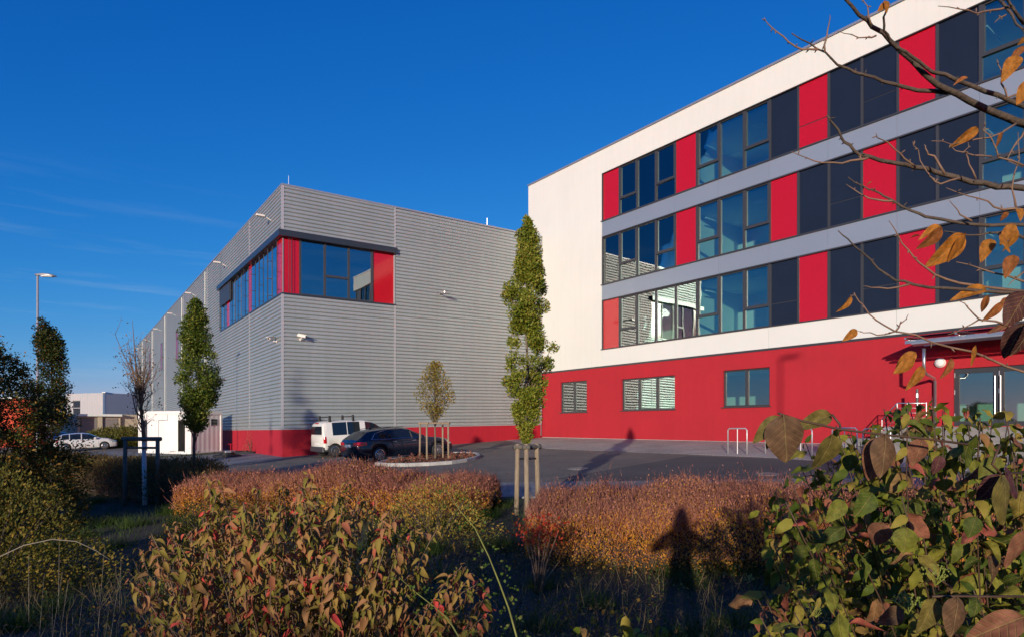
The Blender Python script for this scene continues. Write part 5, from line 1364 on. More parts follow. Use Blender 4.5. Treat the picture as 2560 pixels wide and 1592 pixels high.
# ------------------------------------------------------------------ hedges
def hedge(name, label, P0, P1, hw, h, n_top, n_side, msizes, mats, lumps=0.14, seed=0.0):
    P0, P1 = np.array(P0, float), np.array(P1, float); d = P1 - P0; Ln = np.linalg.norm(d); d /= Ln; nrm = np.array([-d[1], d[0]])
    e = empty(name, gv(*P0), math.atan2(d[1], d[0]), label, 'hedge')
    gz0 = float(ground(*P0))
    bumps = [(rng.uniform(0, Ln), rng.uniform(0.2, math.pi - 0.2), rng.uniform(-0.9, 1.1), rng.uniform(0.16, 0.5)) for _ in range(int(Ln * 7))]
    def pos(u, th, r):
        end = np.minimum(1, np.minimum(u, 1 - u) * Ln / 0.9); end = np.sqrt(np.clip(1 - (1 - end) ** 2, 0, 1)) * 0.9 + 0.1
        lum = 1 + lumps * (np.sin(u * Ln * 1.9 + seed) * 0.25)
        for (bu, bt_, ba, bs) in bumps: lum = lum + lumps * ba * np.exp(-((u * Ln - bu) ** 2 + ((th - bt_) * h) ** 2) / bs ** 2)
        c, s = np.cos(th), np.sin(th)
        y = np.sign(c) * np.abs(c) ** 0.6 * hw * r * lum * end; z = np.abs(s) ** 0.55 * h * r * lum * (0.55 + 0.45 * end)
        x = u * Ln
        wx = P0[0] + d[0] * x + nrm[0] * y; wy = P0[1] + d[1] * x + nrm[1] * y
        return np.stack([x, y, z + ground(wx, wy) - gz0], -1)
    nu, nt = max(8, int(Ln / 0.25)), 14
    U, TH_ = np.meshgrid(np.linspace(0, 1, nu), np.linspace(0, math.pi, nt), indexing='ij')
    Vc = pos(U.ravel(), TH_.ravel(), 0.70); Vc += rng.normal(size=Vc.shape) * 0.03
    ii = np.arange(nu * nt).reshape(nu, nt)
    Fc = np.stack([ii[:-1, :-1], ii[1:, :-1], ii[1:, 1:], ii[:-1, 1:]], -1).reshape(-1, 4)
    link('twig_core', np_mesh('twig_core', Vc, Fc, M['core'], True), e)
    for nm, n, (ta, tb), (ra, rb), size, m, upw, T, F in (
            ('leaves', n_side, (0.0, math.pi), (0.72, 1.07), msizes[0], mats[0], 0.4, T2, F2),
            ('twig_tips', n_top, (0.55, math.pi - 0.55), (0.74, 1.08), msizes[1], mats[1], 0.9, TT, FT),
            ('tip_leaves', n_top, (0.5, math.pi - 0.5), (0.86, 1.12), msizes[2], mats[1], 0.8, T2, F2)):
        u = rng.random(n); th = rng.uniform(ta, tb, n) if nm == 'leaves' else np.clip(math.pi / 2 + rng.normal(size=n) * 0.62, 0.1, math.pi - 0.1); r = rng.uniform(ra, rb, n) + (nm != 'leaves') * np.maximum(0, rng.normal(size=n) - 0.9) * 0.14
        P = pos(u, th, r)
        out = np.stack([np.zeros(n), np.cos(th), np.sin(th)], -1)
        A = unit(out * 0.6 + UP * upw + rand_dirs(n) * 0.7)
        V, F_ = scatter(T, F, P, basis(A, unit(out + rand_dirs(n) * 0.8)), size * rng.uniform(0.6, 1.4, n))
        link(nm, np_mesh(nm, V, F_, m), e, 'stuff')
    return e
hedge('barberry_hedge', 'reddish brown barberry hedge left of the slim tree', (-7.6, 15.1), (-0.35, 12.9), 1.25, 0.70, 22000, 40000, (0.042, 0.17, 0.040), (M['lf_gold'], M['lf_plum']), lumps=0.22, seed=0.5)
hedge('barberry_hedge', 'orange and plum barberry hedge right of the slim tree', (0.25, 9.2), (6.4, 7.6), 1.05, 0.82, 24000, 56000, (0.030, 0.15, 0.028), (M['lf_gold'], M['lf_plum']), lumps=0.22, seed=2.2)
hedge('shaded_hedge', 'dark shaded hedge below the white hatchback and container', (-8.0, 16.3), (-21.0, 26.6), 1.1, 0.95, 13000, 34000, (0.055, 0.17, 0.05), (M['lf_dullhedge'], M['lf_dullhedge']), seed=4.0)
# yellow leaved bush between hedge and dogwood
e = bush('yellow_shrub', 'yellow and green leaved shrub in front of the left hedge', gv(-1.25, 10.2), (1.05, 0.7, 0.92), 4200, 0.042, M['lf_yellow'])
# ------------------------------------------------------------------ dogwood shrubs
def leafy_shrub(name, label, base, stems, lsize, node, mats, T=(T3, T3b), F=F3, single_max=285, twig='twig_red', droop=0.55, fill=0.72, rad=0.006):
    """stems: list of (root, tip, arch); opposite leaf pairs hang along each; the largest in view are leaves of their own"""
    e = empty(name, base, 0, label, 'shrub')
    B = Vector(base); st_ = MB(); P, A, N, S = [], [], [], []
    for (a, b_, arch) in stems:
        a, b_ = Vector(a), Vector(b_); L_ = (b_ - a).length
        mid = a.lerp(b_, 0.55) + Vector((0, 0, arch)) + Vector(rng.normal(size=3)) * 0.05
        pts = [(a * (1 - t) ** 2 + mid * 2 * t * (1 - t) + b_ * t * t) for t in np.linspace(0, 1, 9)]
        st_.tube([p - B for p in pts], list(np.linspace(rad, 0.0018, 9)), 5)
        n = max(3, int(L_ * fill / node))
        for k in range(n):
            t = 1 - fill * (k / n) - 0.01
            p = a * (1 - t) ** 2 + mid * 2 * t * (1 - t) + b_ * t * t
            tg = ((b_ - mid) * t + (mid - a) * (1 - t)).normalized()
            sd = tg.cross(Vector((math.sin(k * 1.6 + L_ * 7), math.cos(k * 1.6 + L_ * 7), 0.25))).normalized()
            for s_ in (-1, 1):
                if rng.random() < 0.10: continue
                ax = sd * s_ * rng.uniform(0.55, 0.95) + tg * rng.uniform(0.1, 0.5) + Vector((0, 0, -droop * rng.uniform(0.3, 1.5))) + Vector(rng.normal(size=3)) * 0.30
                P.append(p + sd * s_ * 0.006); A.append(ax.normalized()); N.append(Vector((0, -0.25, 1)) + Vector(rng.normal(size=3)) * 0.45)
                S.append(lsize * rng.uniform(0.45, 1.2) * (0.7 if k == 0 else 1))
    st_.build('stems', M[twig], e, True)
    P, A, N, S = (np.array([list(q) for q in z]) if z is not S else np.array(S) for z in (P, A, N, S))
    Rm = basis(A, N)
    ctr = P + A * S[:, None] * 0.5
    px = CX + FPX * ctr[:, 0] / np.maximum(ctr[:, 1], 0.1); py = HY - FPX * (ctr[:, 2] - CAMZ) / np.maximum(ctr[:, 1], 0.1)
    vis = (px > 0) & (px < 2560) & (py > 0) & (py < 1592) & (ctr[:, 1] > 0.3)
    score = np.where(vis, S / np.maximum(ctr[:, 1], 0.3), 0)
    order = np.argsort(-score); big = order[:single_max]; rest = order[single_max:]
    tm = [np_mesh('leaf', t, F, mats[1], True) for t in T]
    for i in big:
        o = link('leaf', tm[i % len(tm)], e)
        m4_ = Matrix([[*Rm[i][r] * S[i], P[i][r] - B[r]] for r in range(3)] + [[0, 0, 0, 1]])
        o.matrix_local = m4_
    if len(rest):
        V, FF = scatter(T[0], F, P[rest] - np.array(B), Rm[rest], S[rest])
        link('leaves', np_mesh('leaves', V, FF, mats[0], True), e, 'stuff')
    return e
# left dogwood: fans out between 3 and 4.6 m
def outline(px): return float(np.interp(px, [310, 400, 480, 515, 560, 640, 760, 900, 1000, 1080, 1150, 1225], [1350, 1300, 1270, 1160, 1215, 1225, 1175, 1190, 1240, 1265, 1350, 1385]))
base = gv(-1.35, 3.75)
stems = []
for k in range(215):
    px = rng.uniform(310, 1225); Y = rng.uniform(3.0, 5.2)
    top = outline(px); py = top + (30 + abs(rng.normal()) * 150 if k > 26 else rng.uniform(0, 25))
    py = min(py, 1560)
    if k <= 26: px = 330 + (1215 - 330) * (k + 0.5) / 27; top = outline(px); py = top + rng.uniform(-15, 75) * (0 if k in (5, 6) else 1)
    tip = at(px, py, Y)
    rt = Vector((tip.x * 0.55 - 0.62 + rng.normal() * 0.12, 3.75 + (Y - 3.75) * 0.45, 0)); rt.z = float(ground(rt.x, rt.y)) - 0.03
    stems.append((rt, tip, rng.uniform(0.05, 0.22)))
leafy_shrub('dogwood_shrub', 'broad dogwood with drooping olive and reddish leaves in the left foreground', base, stems, 0.070, 0.047, (M['lf_dog'], M['lf_dog']), T=(T3, T3b, wavy(T3, F3, 0.6, 0.1, 5)[0], wavy(T3b, F3, -0.6, 0.1, 6)[0]), single_max=290, droop=1.05, rad=0.0045, twig='twig_brown')
# right dogwood
def outline2(px): return float(np.interp(px, [1880, 1950, 2050, 2150, 2300, 2420, 2560, 2700], [1330, 1130, 1075, 1050, 1000, 985, 1010, 1010]))
base = gv(1.75, 2.25)
stems = []
for k in range(74):
    px = rng.uniform(1930, 2680); Y = rng.uniform(1.55, 3.0)
    top = outline2(px); py = top + abs(rng.normal()) * 190
    if k < 24: px = 1940 + 30 * k; py = outline2(px) + rng.uniform(-10, 90)
    tip = at(px, min(py, 1590), Y)
    rt = Vector((1.75 + (tip.x - 1.75) * 0.3, 2.25 + (Y - 2.25) * 0.45, 0)); rt.z = float(ground(rt.x, rt.y)) - 0.03
    stems.append((rt, tip, rng.uniform(0.0, 0.2)))
for (px, py, Y) in [(1870, 1450, 1.9), (1905, 1480, 1.8), (1960, 1455, 2.0), (1985, 1530, 1.7), (1900, 1540, 1.6), (1900, 1270, 2.5), (1940, 1230, 2.3), (1925, 1385, 2.2), (1450, 1565, 2.0), (1560, 1530, 1.9), (1650, 1560, 1.9), (1600, 1575, 1.75), (1520, 1585, 1.7)]:
    tip = at(px, py, Y); rt = Vector((tip.x + 0.5, Y + 0.15, 0)); rt.z = float(ground(rt.x, rt.y)) - 0.05
    stems.append((rt, tip, 0.12))
rd = leafy_shrub('dogwood_shrub', 'dense green dogwood with large reddish leaves in the right foreground', base, stems, 0.078, 0.054, (M['lf_green'], M['lf_green_v']), T=TD, F=FD, single_max=262, droop=0.75, rad=0.0036, twig='twig_dark')
def hero(bx, by, tx, ty, Y, c, shape, parent, dY=0.0, roll=0.0, wid=1.0):
    a, b_ = np.array(at(bx, by, Y)), np.array(at(tx, ty, Y + dY)); ax = b_ - a; ln = np.linalg.norm(ax)
    nr = np.array([math.sin(roll) * 0.9, -0.85, 0.45])
    Rm = basis(ax[None], nr[None])[0]
    T, F = TH[shape]
    me = np_mesh('leaf', T, F, HC[c], True)
    o = link('leaf', me, parent)
    o.matrix_world = Matrix([[Rm[r][0] * ln * wid, Rm[r][1] * ln, Rm[r][2] * ln, a[r] - parent.location[r]] for r in range(3)] + [[0, 0, 0, 1]])
    return o
H1 = [(1957, 1035, 1977, 1162, 1.00, 'brown', 0, 1.15), (2079, 1084, 2061, 1190, 1.05, 'olive', 1, 1.1), (2204, 1090, 2186, 1204, 1.05, 'pink', 1, 1.1), (2212, 1084, 2218, 1196, 1.02, 'brown', 0, 0.95),
      (2306, 1094, 2292, 1168, 1.1, 'pink', 0, 1.2), (2130, 1135, 2124, 1180, 1.2, 'green', 0, 1.3), (2502, 1188, 2546, 1317, 0.95, 'olive', 0, 1.05), (2501, 1184, 2451, 1262, 0.98, 'purple', 1, 1.0), (2513, 1176, 2572, 1240, 0.97, 'purple', 0, 1.1),
      (2208, 1305, 2185, 1370, 1.25, 'pink', 0, 1.1), (2267, 1317, 2263, 1384, 1.15, 'lime', 0, 1.3), (2566, 1322, 2540, 1432, 0.95, 'pink', 0, 1.0), (2470, 1388, 2513, 1470, 1.0, 'brown', 1, 1.0), (2392, 1489, 2398, 1600, 0.92, 'brown', 0, 1.1),
      (2337, 1493, 2302, 1590, 0.95, 'olive', 2, 1.1), (2560, 1540, 2415, 1600, 0.9, 'pink', 2, 1.2), (2255, 1521, 2208, 1562, 1.05, 'brown', 1, 1.1), (2470, 1133, 2420, 1222, 1.05, 'pink', 2, 1.2), (2502, 1143, 2452, 1194, 1.0, 'lime', 0, 1.0),
      (1955, 1042, 1884, 1096, 1.02, 'olive', 1, 0.8), (2078, 1036, 1995, 1066, 1.1, 'olive', 2, 1.1), (2361, 1196, 2363, 1233, 1.2, 'lime', 0, 1.4), (2349, 1137, 2343, 1190, 1.15, 'purple', 1, 1.0), (1935, 1090, 1918, 1125, 1.05, 'olive', 0, 0.9),
      (2566, 728, 2528, 808, 0.95, 'maroon', 0, 0.9), (2556, 806, 2518, 902, 0.92, 'maroon', 0, 0.85), (2580, 800, 2562, 890, 0.9, 'maroon', 1, 0.9), (2440, 1290, 2425, 1345, 1.3, 'green', 0, 1.1), (2110, 1250, 2075, 1300, 1.3, 'lime', 1, 1.0), (2180, 1230, 2150, 1290, 1.3, 'green', 1, 1.2)]
for i, (bx, by, tx, ty, Y, c, sh, w_) in enumerate(H1): hero(bx, by, tx, ty, Y, c, sh, rd, dY=rng.uniform(-.02, .02), roll=rng.uniform(-.5, .5), wid=w_)
tw = MB(); Bv = rd.location
for path, Y in [([(1945, 1032), (2000, 1050), (2100, 1072), (2210, 1086), (2310, 1095), (2420, 1110)], 1.03), ([(2560, 1490), (2470, 1490), (2392, 1489), (2330, 1490)], 0.95), ([(2560, 1180), (2505, 1185), (2480, 1160), (2500, 1110)], 0.98), ([(2080, 1035), (2100, 1060), (2102, 1078)], 1.08),
                ([(2400, 1592), (2330, 1550), (2280, 1500)], 1.2), ([(2380, 1470), (2340, 1440), (2322, 1420)], 1.15), ([(2600, 690), (2570, 740), (2552, 800)], 0.95)]:
    MB().tube([at(x, y, Y) - Bv for x, y in path], 0.0020, 5).build('twig', M['twig_dark'], rd, True)
# flat berry clusters
for k, (px, py, Y) in enumerate([(2340, 1428, 1.15), (2270, 1500, 1.15), (1965, 1465, 1.85), (2040, 1525, 1.6), (1870, 1440, 1.9)]):
    mb = MB(); c = at(px, py, Y) - Bv; r0 = 38 / FPX * Y * (1 if k < 2 else 0.5)
    for q in range(46 if k < 2 else 24):
        a = rng.random() * 6.28; r_ = r0 * math.sqrt(rng.random()); p = c + Vector((r_ * math.cos(a), r_ * math.sin(a) * 0.6, r_ * math.sin(a) * 0.35 + rng.normal() * 0.002))
        s = 0.0024
        mb.add([p + Vector(v) * s for v in ((1, 0, 0), (-1, 0, 0), (0, 1, 0), (0, -1, 0), (0, 0, 1), (0, 0, -1))], [(0, 2, 4), (2, 1, 4), (1, 3, 4), (3, 0, 4), (2, 0, 5), (1, 2, 5), (3, 1, 5), (0, 3, 5)])
        if q % 4 == 0: mb.tube([c - Vector((0, 0, r0 * 0.9)), p], 0.0007, 3)
    mb.build('berry_cluster', M['berry'], rd)

# ------------------------------------------------------------------ bare branches with last leaves reaching in from the upper right
paths = [  # (depth at right end, depth at tip, radius at right end, [(px, py) ...])
    (2.3, 2.0, 0.0150, [(2640, 345), (2560, 312), (2518, 294), (2455, 270), (2389, 238), (2340, 212), (2280, 150), (2224, 106), (2181, 69), (2148, 36), (2112, 0), (2080, -40)]),
    (2.2, 2.1, 0.0075, [(2369, 233), (2297, 225), (2231, 212), (2184, 195), (2138, 180), (2098, 160), (2062, 132), (2026, 109), (1979, 84)]),
    (2.1, 2.1, 0.0042, [(2046, 122), (2042, 127), (2009, 124), (1973, 106), (1940, 79), (1920, 60), (1911, 44)]),
    (2.1, 2.1, 0.0035, [(2062, 132), (2064, 96), (2070, 60), (2075, 38)]),
    (2.25, 2.0, 0.0095, [(2640, 300), (2560, 265), (2495, 238), (2429, 215), (2389, 198), (2330, 180), (2297, 159), (2264, 132), (2224, 102), (2211, 79), (2209, 46), (2217, 20)]),
    (2.05, 2.05, 0.0030, [(2190, 90), (2165, 96), (2130, 90), (2092, 78)]),
    (2.05, 2.05, 0.0032, [(2178, 62), (2165, 20), (2158, -10)]),
    (2.1, 2.0, 0.0110, [(2640, 480), (2560, 470), (2495, 466), (2429, 456), (2363, 436), (2313, 423), (2264, 412), (2197, 400), (2148, 387), (2125, 367), (2105, 344), (2085, 308), (2067, 289)]),
    (2.02, 2.0, 0.0042, [(2170, 395), (2148, 398), (2105, 410), (2055, 408), (2016, 395), (1978, 380)]),
    (2.05, 2.0, 0.0035, [(2290, 418), (2260, 395), (2240, 372), (2196, 345), (2190, 333)]),
    (2.0, 2.1, 0.0065, [(2640, 568), (2560, 562), (2478, 566), (2396, 557), (2313, 542), (2280, 528), (2237, 504), (2207, 490), (2188, 476), (2158, 466), (2120, 443)]),
    (2.05, 2.1, 0.0038, [(2231, 503), (2188, 501), (2151, 486), (2115, 461)]),
    (1.9, 1.9, 0.0060, [(2640, 740), (2560, 734), (2462, 728), (2363, 721), (2280, 711), (2237, 701), (2197, 671), (2158, 635), (2118, 599), (2095, 577)]),
    (1.95, 1.9, 0.0045, [(2560, 728), (2396, 708), (2336, 688), (2297, 658), (2273, 628), (2244, 585), (2222, 552)]),
    (1.9, 1.9, 0.0034, [(2273, 711), (2220, 722), (2180, 720), (2158, 715)]),
    (1.85, 1.85, 0.0042, [(2660, 960), (2560, 930), (2480, 900), (2429, 880), (2330, 853), (2240, 827), (2191, 800), (2158, 764), (2138, 741), (2125, 739)]),
    (1.85, 1.85, 0.0028, [(2240, 827), (2225, 834), (2195, 838), (2160, 832), (2142, 826)]),
    (1.85, 1.85, 0.0028, [(2240, 827), (2255, 810), (2271, 785)]),
    (1.8, 1.8, 0.0040, [(2570, 835), (2520, 815), (2450, 797), (2420, 770), (2396, 752)]),
    (1.8, 1.8, 0.0026, [(2450, 797), (2410, 818), (2370, 836)]),
    (2.0, 2.0, 0.0052, [(2570, 600), (2520, 578), (2470, 585), (2420, 588), (2360, 578)]),
    (2.0, 2.0, 0.0042, [(2580, 710), (2520, 690), (2450, 672), (2390, 655)]),
    (2.2, 2.1, 0.0060, [(2560, 60), (2520, 0), (2480, -30)]), (2.2, 2.1, 0.0045, [(2535, 20), (2500, 25), (2455, 30), (2440, 34), (2400, 22), (2345, 16)]),
    (2.2, 2.1, 0.0060, [(2500, 0), (2530, 40), (2550, 75), (2580, 105)]), (2.1, 2.1, 0.0030, [(2515, 38), (2500, 46), (2486, 58)]),
    (2.1, 2.1, 0.0040, [(2560, 235), (2520, 240), (2505, 210), (2500, 175), (2492, 148)]), (2.0, 2.0, 0.0036, [(2560, 330), (2540, 355), (2520, 400), (2560, 420)]),
    (2.0, 2.0, 0.0036, [(2560, 415), (2500, 392), (2480, 350), (2462, 325), (2464, 310)]), (2.05, 2.0, 0.0034, [(2540, 310), (2500, 335), (2440, 352), (2380, 360), (2328, 353)]),
    (2.0, 2.0, 0.0030, [(2480, 392), (2430, 388), (2390, 375), (2380, 368)]), (2.0, 2.0, 0.0030, [(2440, 448), (2425, 410), (2415, 380), (2420, 355)]),
    (2.0, 2.0, 0.0042, [(2363, 436), (2345, 400), (2325, 385), (2315, 372), (2310, 362)]), (2.0, 2.0, 0.0034, [(2400, 446), (2350, 460), (2330, 448), (2315, 430), (2295, 375), (2282, 354)]),
    (2.0, 2.0, 0.0040, [(2560, 525), (2510, 525), (2470, 505), (2420, 490), (2365, 470)]), (2.0, 2.0, 0.0034, [(2540, 520), (2530, 470), (2548, 400), (2545, 330)]),
    (2.0, 2.0, 0.0030, [(2430, 553), (2400, 535), (2385, 515), (2372, 500)]), (1.95, 1.95, 0.0032, [(2560, 680), (2540, 695), (2520, 715)]),
]
br = empty('overhanging_tree', gv(3.3, 2.1), 0, 'bare tree whose twigs with orange leaves reach in at the upper right', 'tree')
Bv = br.location.copy()
tb = MB()
tb.tube([(0, 0, -0.2), (0.02, 0, 0.9), (0.0, 0.02, 1.8), (-0.05, 0, 2.6), (-0.02, 0, 3.4)], [0.075, 0.065, 0.055, 0.045, 0.02], 10)
tb.build('trunk', M['bark_dark'], br, True)
for n_, (Ya, Yb, r0, pp) in enumerate(paths):
    P_ = []
    for i, (x, y) in enumerate(pp):
        Y = Ya + (Yb - Ya) * i / (len(pp) - 1); P_.append(at(x, y, Y) - Bv)
    fine = []; rr_ = []
    for i in range(len(P_) - 1):
        for s in (0.0, 0.5):
            t = (i + s) / (len(P_) - 1)
            fine.append(P_[i].lerp(P_[i + 1], s) + Vector(rng.normal(size=3)) * 0.0022 * (i > 0 or s > 0)); rr_.append(r0 * (1 - 0.72 * t))
    fine.append(P_[-1]); rr_.append(r0 * 0.25)
    if pp[0][0] > 2620:      # carry the limb on to the trunk
        fine.insert(0, Vector((0.0, 0.0, P_[0].z - 0.35))); rr_.insert(0, r0 * 1.6)
    mb = MB().tube(fine, rr_, 6)
    for i in range(1, len(fine) - 1, 1):          # buds and short spurs
        if rng.random() < 0.55:
            d = Vector(rng.normal(size=3)); d.normalize(); s = rng.uniform(0.006, 0.016)
            mb.tube([fine[i], fine[i] + d * (rr_[i] + s * 0.5), fine[i] + d * (rr_[i] + s)], [0.0016, 0.0022, 0.0004], 5)
    mb.build('branch', M['bark_dark'] if r0 > 0.005 else M['twig_brown'], br, True)
H2 = [(2352, 566, 2302, 588, 2.0, 'orange', 2), (2355, 570, 2310, 628, 1.98, 'rust', 1), (2300, 590, 2275, 590, 2.0, 'rust', 2), (2410, 585, 2342, 668, 1.95, 'orange', 1), (2415, 584, 2385, 660, 1.93, 'orange', 0), (2445, 320, 2383, 366, 2.0, 'orange', 2),
      (2505, 330, 2499, 370, 2.0, 'rust', 0), (2478, 598, 2456, 640, 2.0, 'orange', 1), (2535, 560, 2505, 605, 1.95, 'orange', 1), (2500, 585, 2538, 626, 1.93, 'orange', 0), (2540, 570, 2530, 628, 1.96, 'orange', 1), (2535, 638, 2515, 680, 1.95, 'rust', 1),
      (2465, 722, 2388, 738, 1.9, 'orange', 2), (2470, 738, 2452, 784, 1.85, 'rust', 2), (2505, 755, 2460, 806, 1.85, 'rust', 2), (2525, 745, 2500, 760, 1.85, 'rust', 1), (2142, 824, 2116, 848, 1.85, 'orange', 1), (2128, 740, 2100, 784, 1.85, 'orange', 2),
      (2290, 880, 2240, 916, 1.8, 'orange', 1), (2288, 895, 2242, 934, 1.78, 'orange', 0), (2307, 915, 2273, 972, 1.78, 'orange', 2), (2440, 862, 2441, 916, 1.75, 'orange', 0), (2378, 895, 2361, 948, 1.78, 'rust', 2), (2222, 4, 2198, 24, 2.0, 'orange', 0), (2212, 2, 2224, 22, 2.0, 'orange', 1),
      (2575, 88, 2540, 112, 2.0, 'orange', 0), (2560, 115, 2528, 145, 2.0, 'rust', 0), (2545, 140, 2514, 182, 2.0, 'orange', 1), (2575, 200, 2552, 255, 1.95, 'orange', 0), (2520, 810, 2470, 832, 1.8, 'pink', 2), (2180, 455, 2165, 462, 2.0, 'rust', 2), (2420, 195, 2386, 205, 2.05, 'rust', 2), (2520, 530, 2500, 552, 2.0, 'rust', 1), (2545, 520, 2560, 545, 2.0, 'orange', 1)]
for i, (bx, by, tx, ty, Y, c, sh) in enumerate(H2): hero(bx, by, tx, ty, Y, c, sh, br, dY=rng.uniform(-.03, .03), roll=rng.uniform(-.9, .9), wid=0.72 if sh == 0 else 0.85)

M['straw_stalk'] = mat('dry_stalk', (0.24, 0.20, 0.15), 0.8, var=0.2, vscale=8)
# ------------------------------------------------------------------ rose canes, seedling stems
def cane(label, path, Y0, Y1, r0, nl):
    b0 = at(*path[-1], Y1); e = empty('rose_cane', gv(b0.x, b0.y), 0, label, 'shrub', 'thorny rose canes')
    Bv = e.location.copy(); n = len(path)
    P_ = [at(x, y, Y0 + (Y1 - Y0) * i / (n - 1)) - Bv for i, (x, y) in enumerate(path)]
    P_.append(Vector((P_[-1].x, P_[-1].y, -0.05)))
    MB().tube(P_, list(np.linspace(0.0018, r0, len(P_))), 6).build('stem', M['cane'], e, True)
    Q, A, S = [], [], []
    for k in range(nl):
        t = (k + 0.5) / nl * (n - 1); i = int(t); p = P_[i].lerp(P_[i + 1], t - i)
        s_ = 1 if k % 2 else -1; d = Vector((s_ * 0.9, rng.normal() * 0.5, rng.uniform(-0.2, 0.5))).normalized(); ln = rng.uniform(0.045, 0.10)
        for j in range(5):
            q_ = p + d * ln * (0.35 + 0.16 * j)
            sd = d.cross(Vector(rng.normal(size=3))).normalized()
            for ss in (-1, 1):
                if rng.random() < 0.25: continue
                Q.append(q_ + Vector((0, 0, -0.012 * j * rng.random()))); A.append((d * 0.6 + sd * ss * 0.8 + Vector(rng.normal(size=3)) * 0.3).normalized()); S.append(rng.uniform(0.010, 0.021))
    Q, A = np.array([list(q) for q in Q]), np.array([list(a) for a in A])
    V, F = scatter(T2 * np.array([1.3, 1, 1]), F2, Q, basis(A, unit(rand_dirs(len(Q)) + np.array([0, -1, .6]))), np.array(S))
    link('leaves', np_mesh('leaves', V, F, M['lf_rose']), e, 'stuff')
M['cane'] = mat('green_cane', (0.20, 0.20, 0.04), 0.5, var=0.3, vscale=10)
M['lf_rose'] = leafmat('rose_leaf', [(0, (0.05, 0.10, 0.012)), (0.6, (0.09, 0.14, 0.02)), (1, (0.16, 0.15, 0.03))], 0.3)
cane('long arching green rose cane in front of the slim tree', [(1113, 1222), (1150, 1275), (1188, 1320), (1222, 1390), (1248, 1455), (1272, 1520), (1292, 1592)], 3.0, 2.6, 0.0052, 22)
cane('short green rose cane at the foot of the left dogwood', [(998, 1442), (1040, 1480), (1085, 1515), (1120, 1545), (1148, 1592)], 2.9, 2.7, 0.0045, 14)
e = empty('bramble_cane', gv(at(0, 0, 4.6).x * 0 - 3.9, 4.6), 0, 'pale arching bramble cane over the grass at the left', 'shrub')
Bv = e.location.copy()
pp = [at(x, y, 4.6) - Bv for x, y in [(-60, 1440), (0, 1390), (60, 1362), (130, 1347), (190, 1352), (240, 1375), (275, 1398)]]
MB().tube([(pp[0].x - 0.1, 0, -0.05)] + pp, [0.0055, 0.005, 0.0045, 0.004, 0.0036, 0.003, 0.0025, 0.0015], 6).build('stem', M['straw_stalk'], e, True)
stk = MB()
for k in range(13):
    px, py = rng.uniform(20, 400), rng.uniform(1330, 1500); Y = rng.uniform(4.2, 6.5); t_ = at(px, py, Y); gz_ = float(ground(t_.x, Y)); dx = rng.uniform(-.18, .05)
    stk = MB().tube([Vector((t_.x + dx, Y, gz_ - 0.03)) - Bv, Vector((t_.x + dx * 0.5, Y, (gz_ + t_.z) / 2)) - Bv, t_ - Bv], [0.0022, 0.0018, 0.0008], 4)
    stk.build('dry_stalk', M['straw_stalk'], e)
p = at(1345, 1495, 7.0)
e = empty('red_sapling', gv(p.x, 7.0), 0, 'thin stemmed sapling with scarlet leaves before the right hedge', 'shrub')
st_ = MB(); LP = []
for (px, py) in [(1308, 1330), (1318, 1312), (1335, 1345), (1348, 1322), (1352, 1300), (1366, 1340), (1382, 1318), (1395, 1330), (1372, 1420), (1400, 1400), (1328, 1400)]:
    tp = at(px, py, 7.0 + rng.uniform(-.15, .15)) - e.location
    st_.tube([(rng.normal() * .02, rng.normal() * .02, -0.05), Vector((tp.x * 0.4, tp.y * 0.5, tp.z * 0.5)), tp], [0.012, 0.008, 0.003], 5); LP.append(tp)
st_.build('stems', M['twig_brown'], e, True)
LP = np.array([list(q) for q in LP[:8]]); k_ = rng.integers(0, 8, 420)
Q = LP[k_] + rng.normal(size=(420, 3)) * np.array([0.08, 0.08, 0.07])
M['lf_scarlet'] = leafmat('scarlet_leaf', [(0, (0.40, 0.03, 0.02)), (0.6, (0.5, 0.07, 0.03)), (1, (0.45, 0.16, 0.03))], 0.35)
V, F = scatter(T2, F2, Q, basis(unit(rand_dirs(420) - UP * 0.5), rand_dirs(420)), rng.uniform(0.03, 0.055, 420))
link('leaves', np_mesh('leaves', V, F, M['lf_scarlet']), e, 'stuff')

# ------------------------------------------------------------------ grass, straw, litter
def grassfield(name, label, n, xr, yr, lo, hi, m, lean=0.5, cl=True, dens=None):
    x = rng.uniform(*xr, n); y = yr[0] + (yr[1] - yr[0]) * rng.random(n) ** 1.0
    if cl:
        kx = rng.uniform(*xr, 420); ky = rng.uniform(*yr, 420); i = rng.integers(0, 420, n); mk = rng.random(n) < 0.75
        x = np.where(mk, kx[i] + rng.normal(size=n) * 0.12, x); y = np.where(mk, ky[i] + rng.normal(size=n) * 0.12, y)
    keep = (y > yr[0]) & (np.abs(x) < 0.95 * y + 1.2) & (y < np.interp(x, [-19, -10, -6.2, 0, 14], [26.5, 20.4, 16.7, 14.5, 11.2])); x, y = x[keep], y[keep]; n = len(x)
    z = ground(x, y) + 0.05 * np.sin(x * 2.1 + 0.7 * y) * np.sin(y * 1.7 - 0.4 * x) * (1 - sstep(8.5, 10.5, y)) - 0.02
    A = unit(UP + rng.normal(size=(n, 3)) * np.array([lean, lean, 0.1])); 
    L_ = rng.uniform(lo, hi, n)
    V, F = scatter(TG, FG, np.stack([x, y, z], -1), basis(A, unit(rng.normal(size=(n, 3)) * np.array([1, 1, .1]))), np.stack([np.full(n, 0.30) , L_, L_], -1))
    return tag(link(name, np_mesh(name, V, F, m)), label, 'grass', kind='stuff')
grassfield('grass', 'dark green rough grass in the foreground', 105000, (-17, 5.5), (2.3, 19.0), 0.10, 0.30, M['grass'], 0.45)
grassfield('dry_grass', 'pale dry grass stalks under the right hedge and at the left', 3600, (-8, 4.5), (4.5, 8.6), 0.15, 0.42, M['straw'], 0.55)
n = 5200
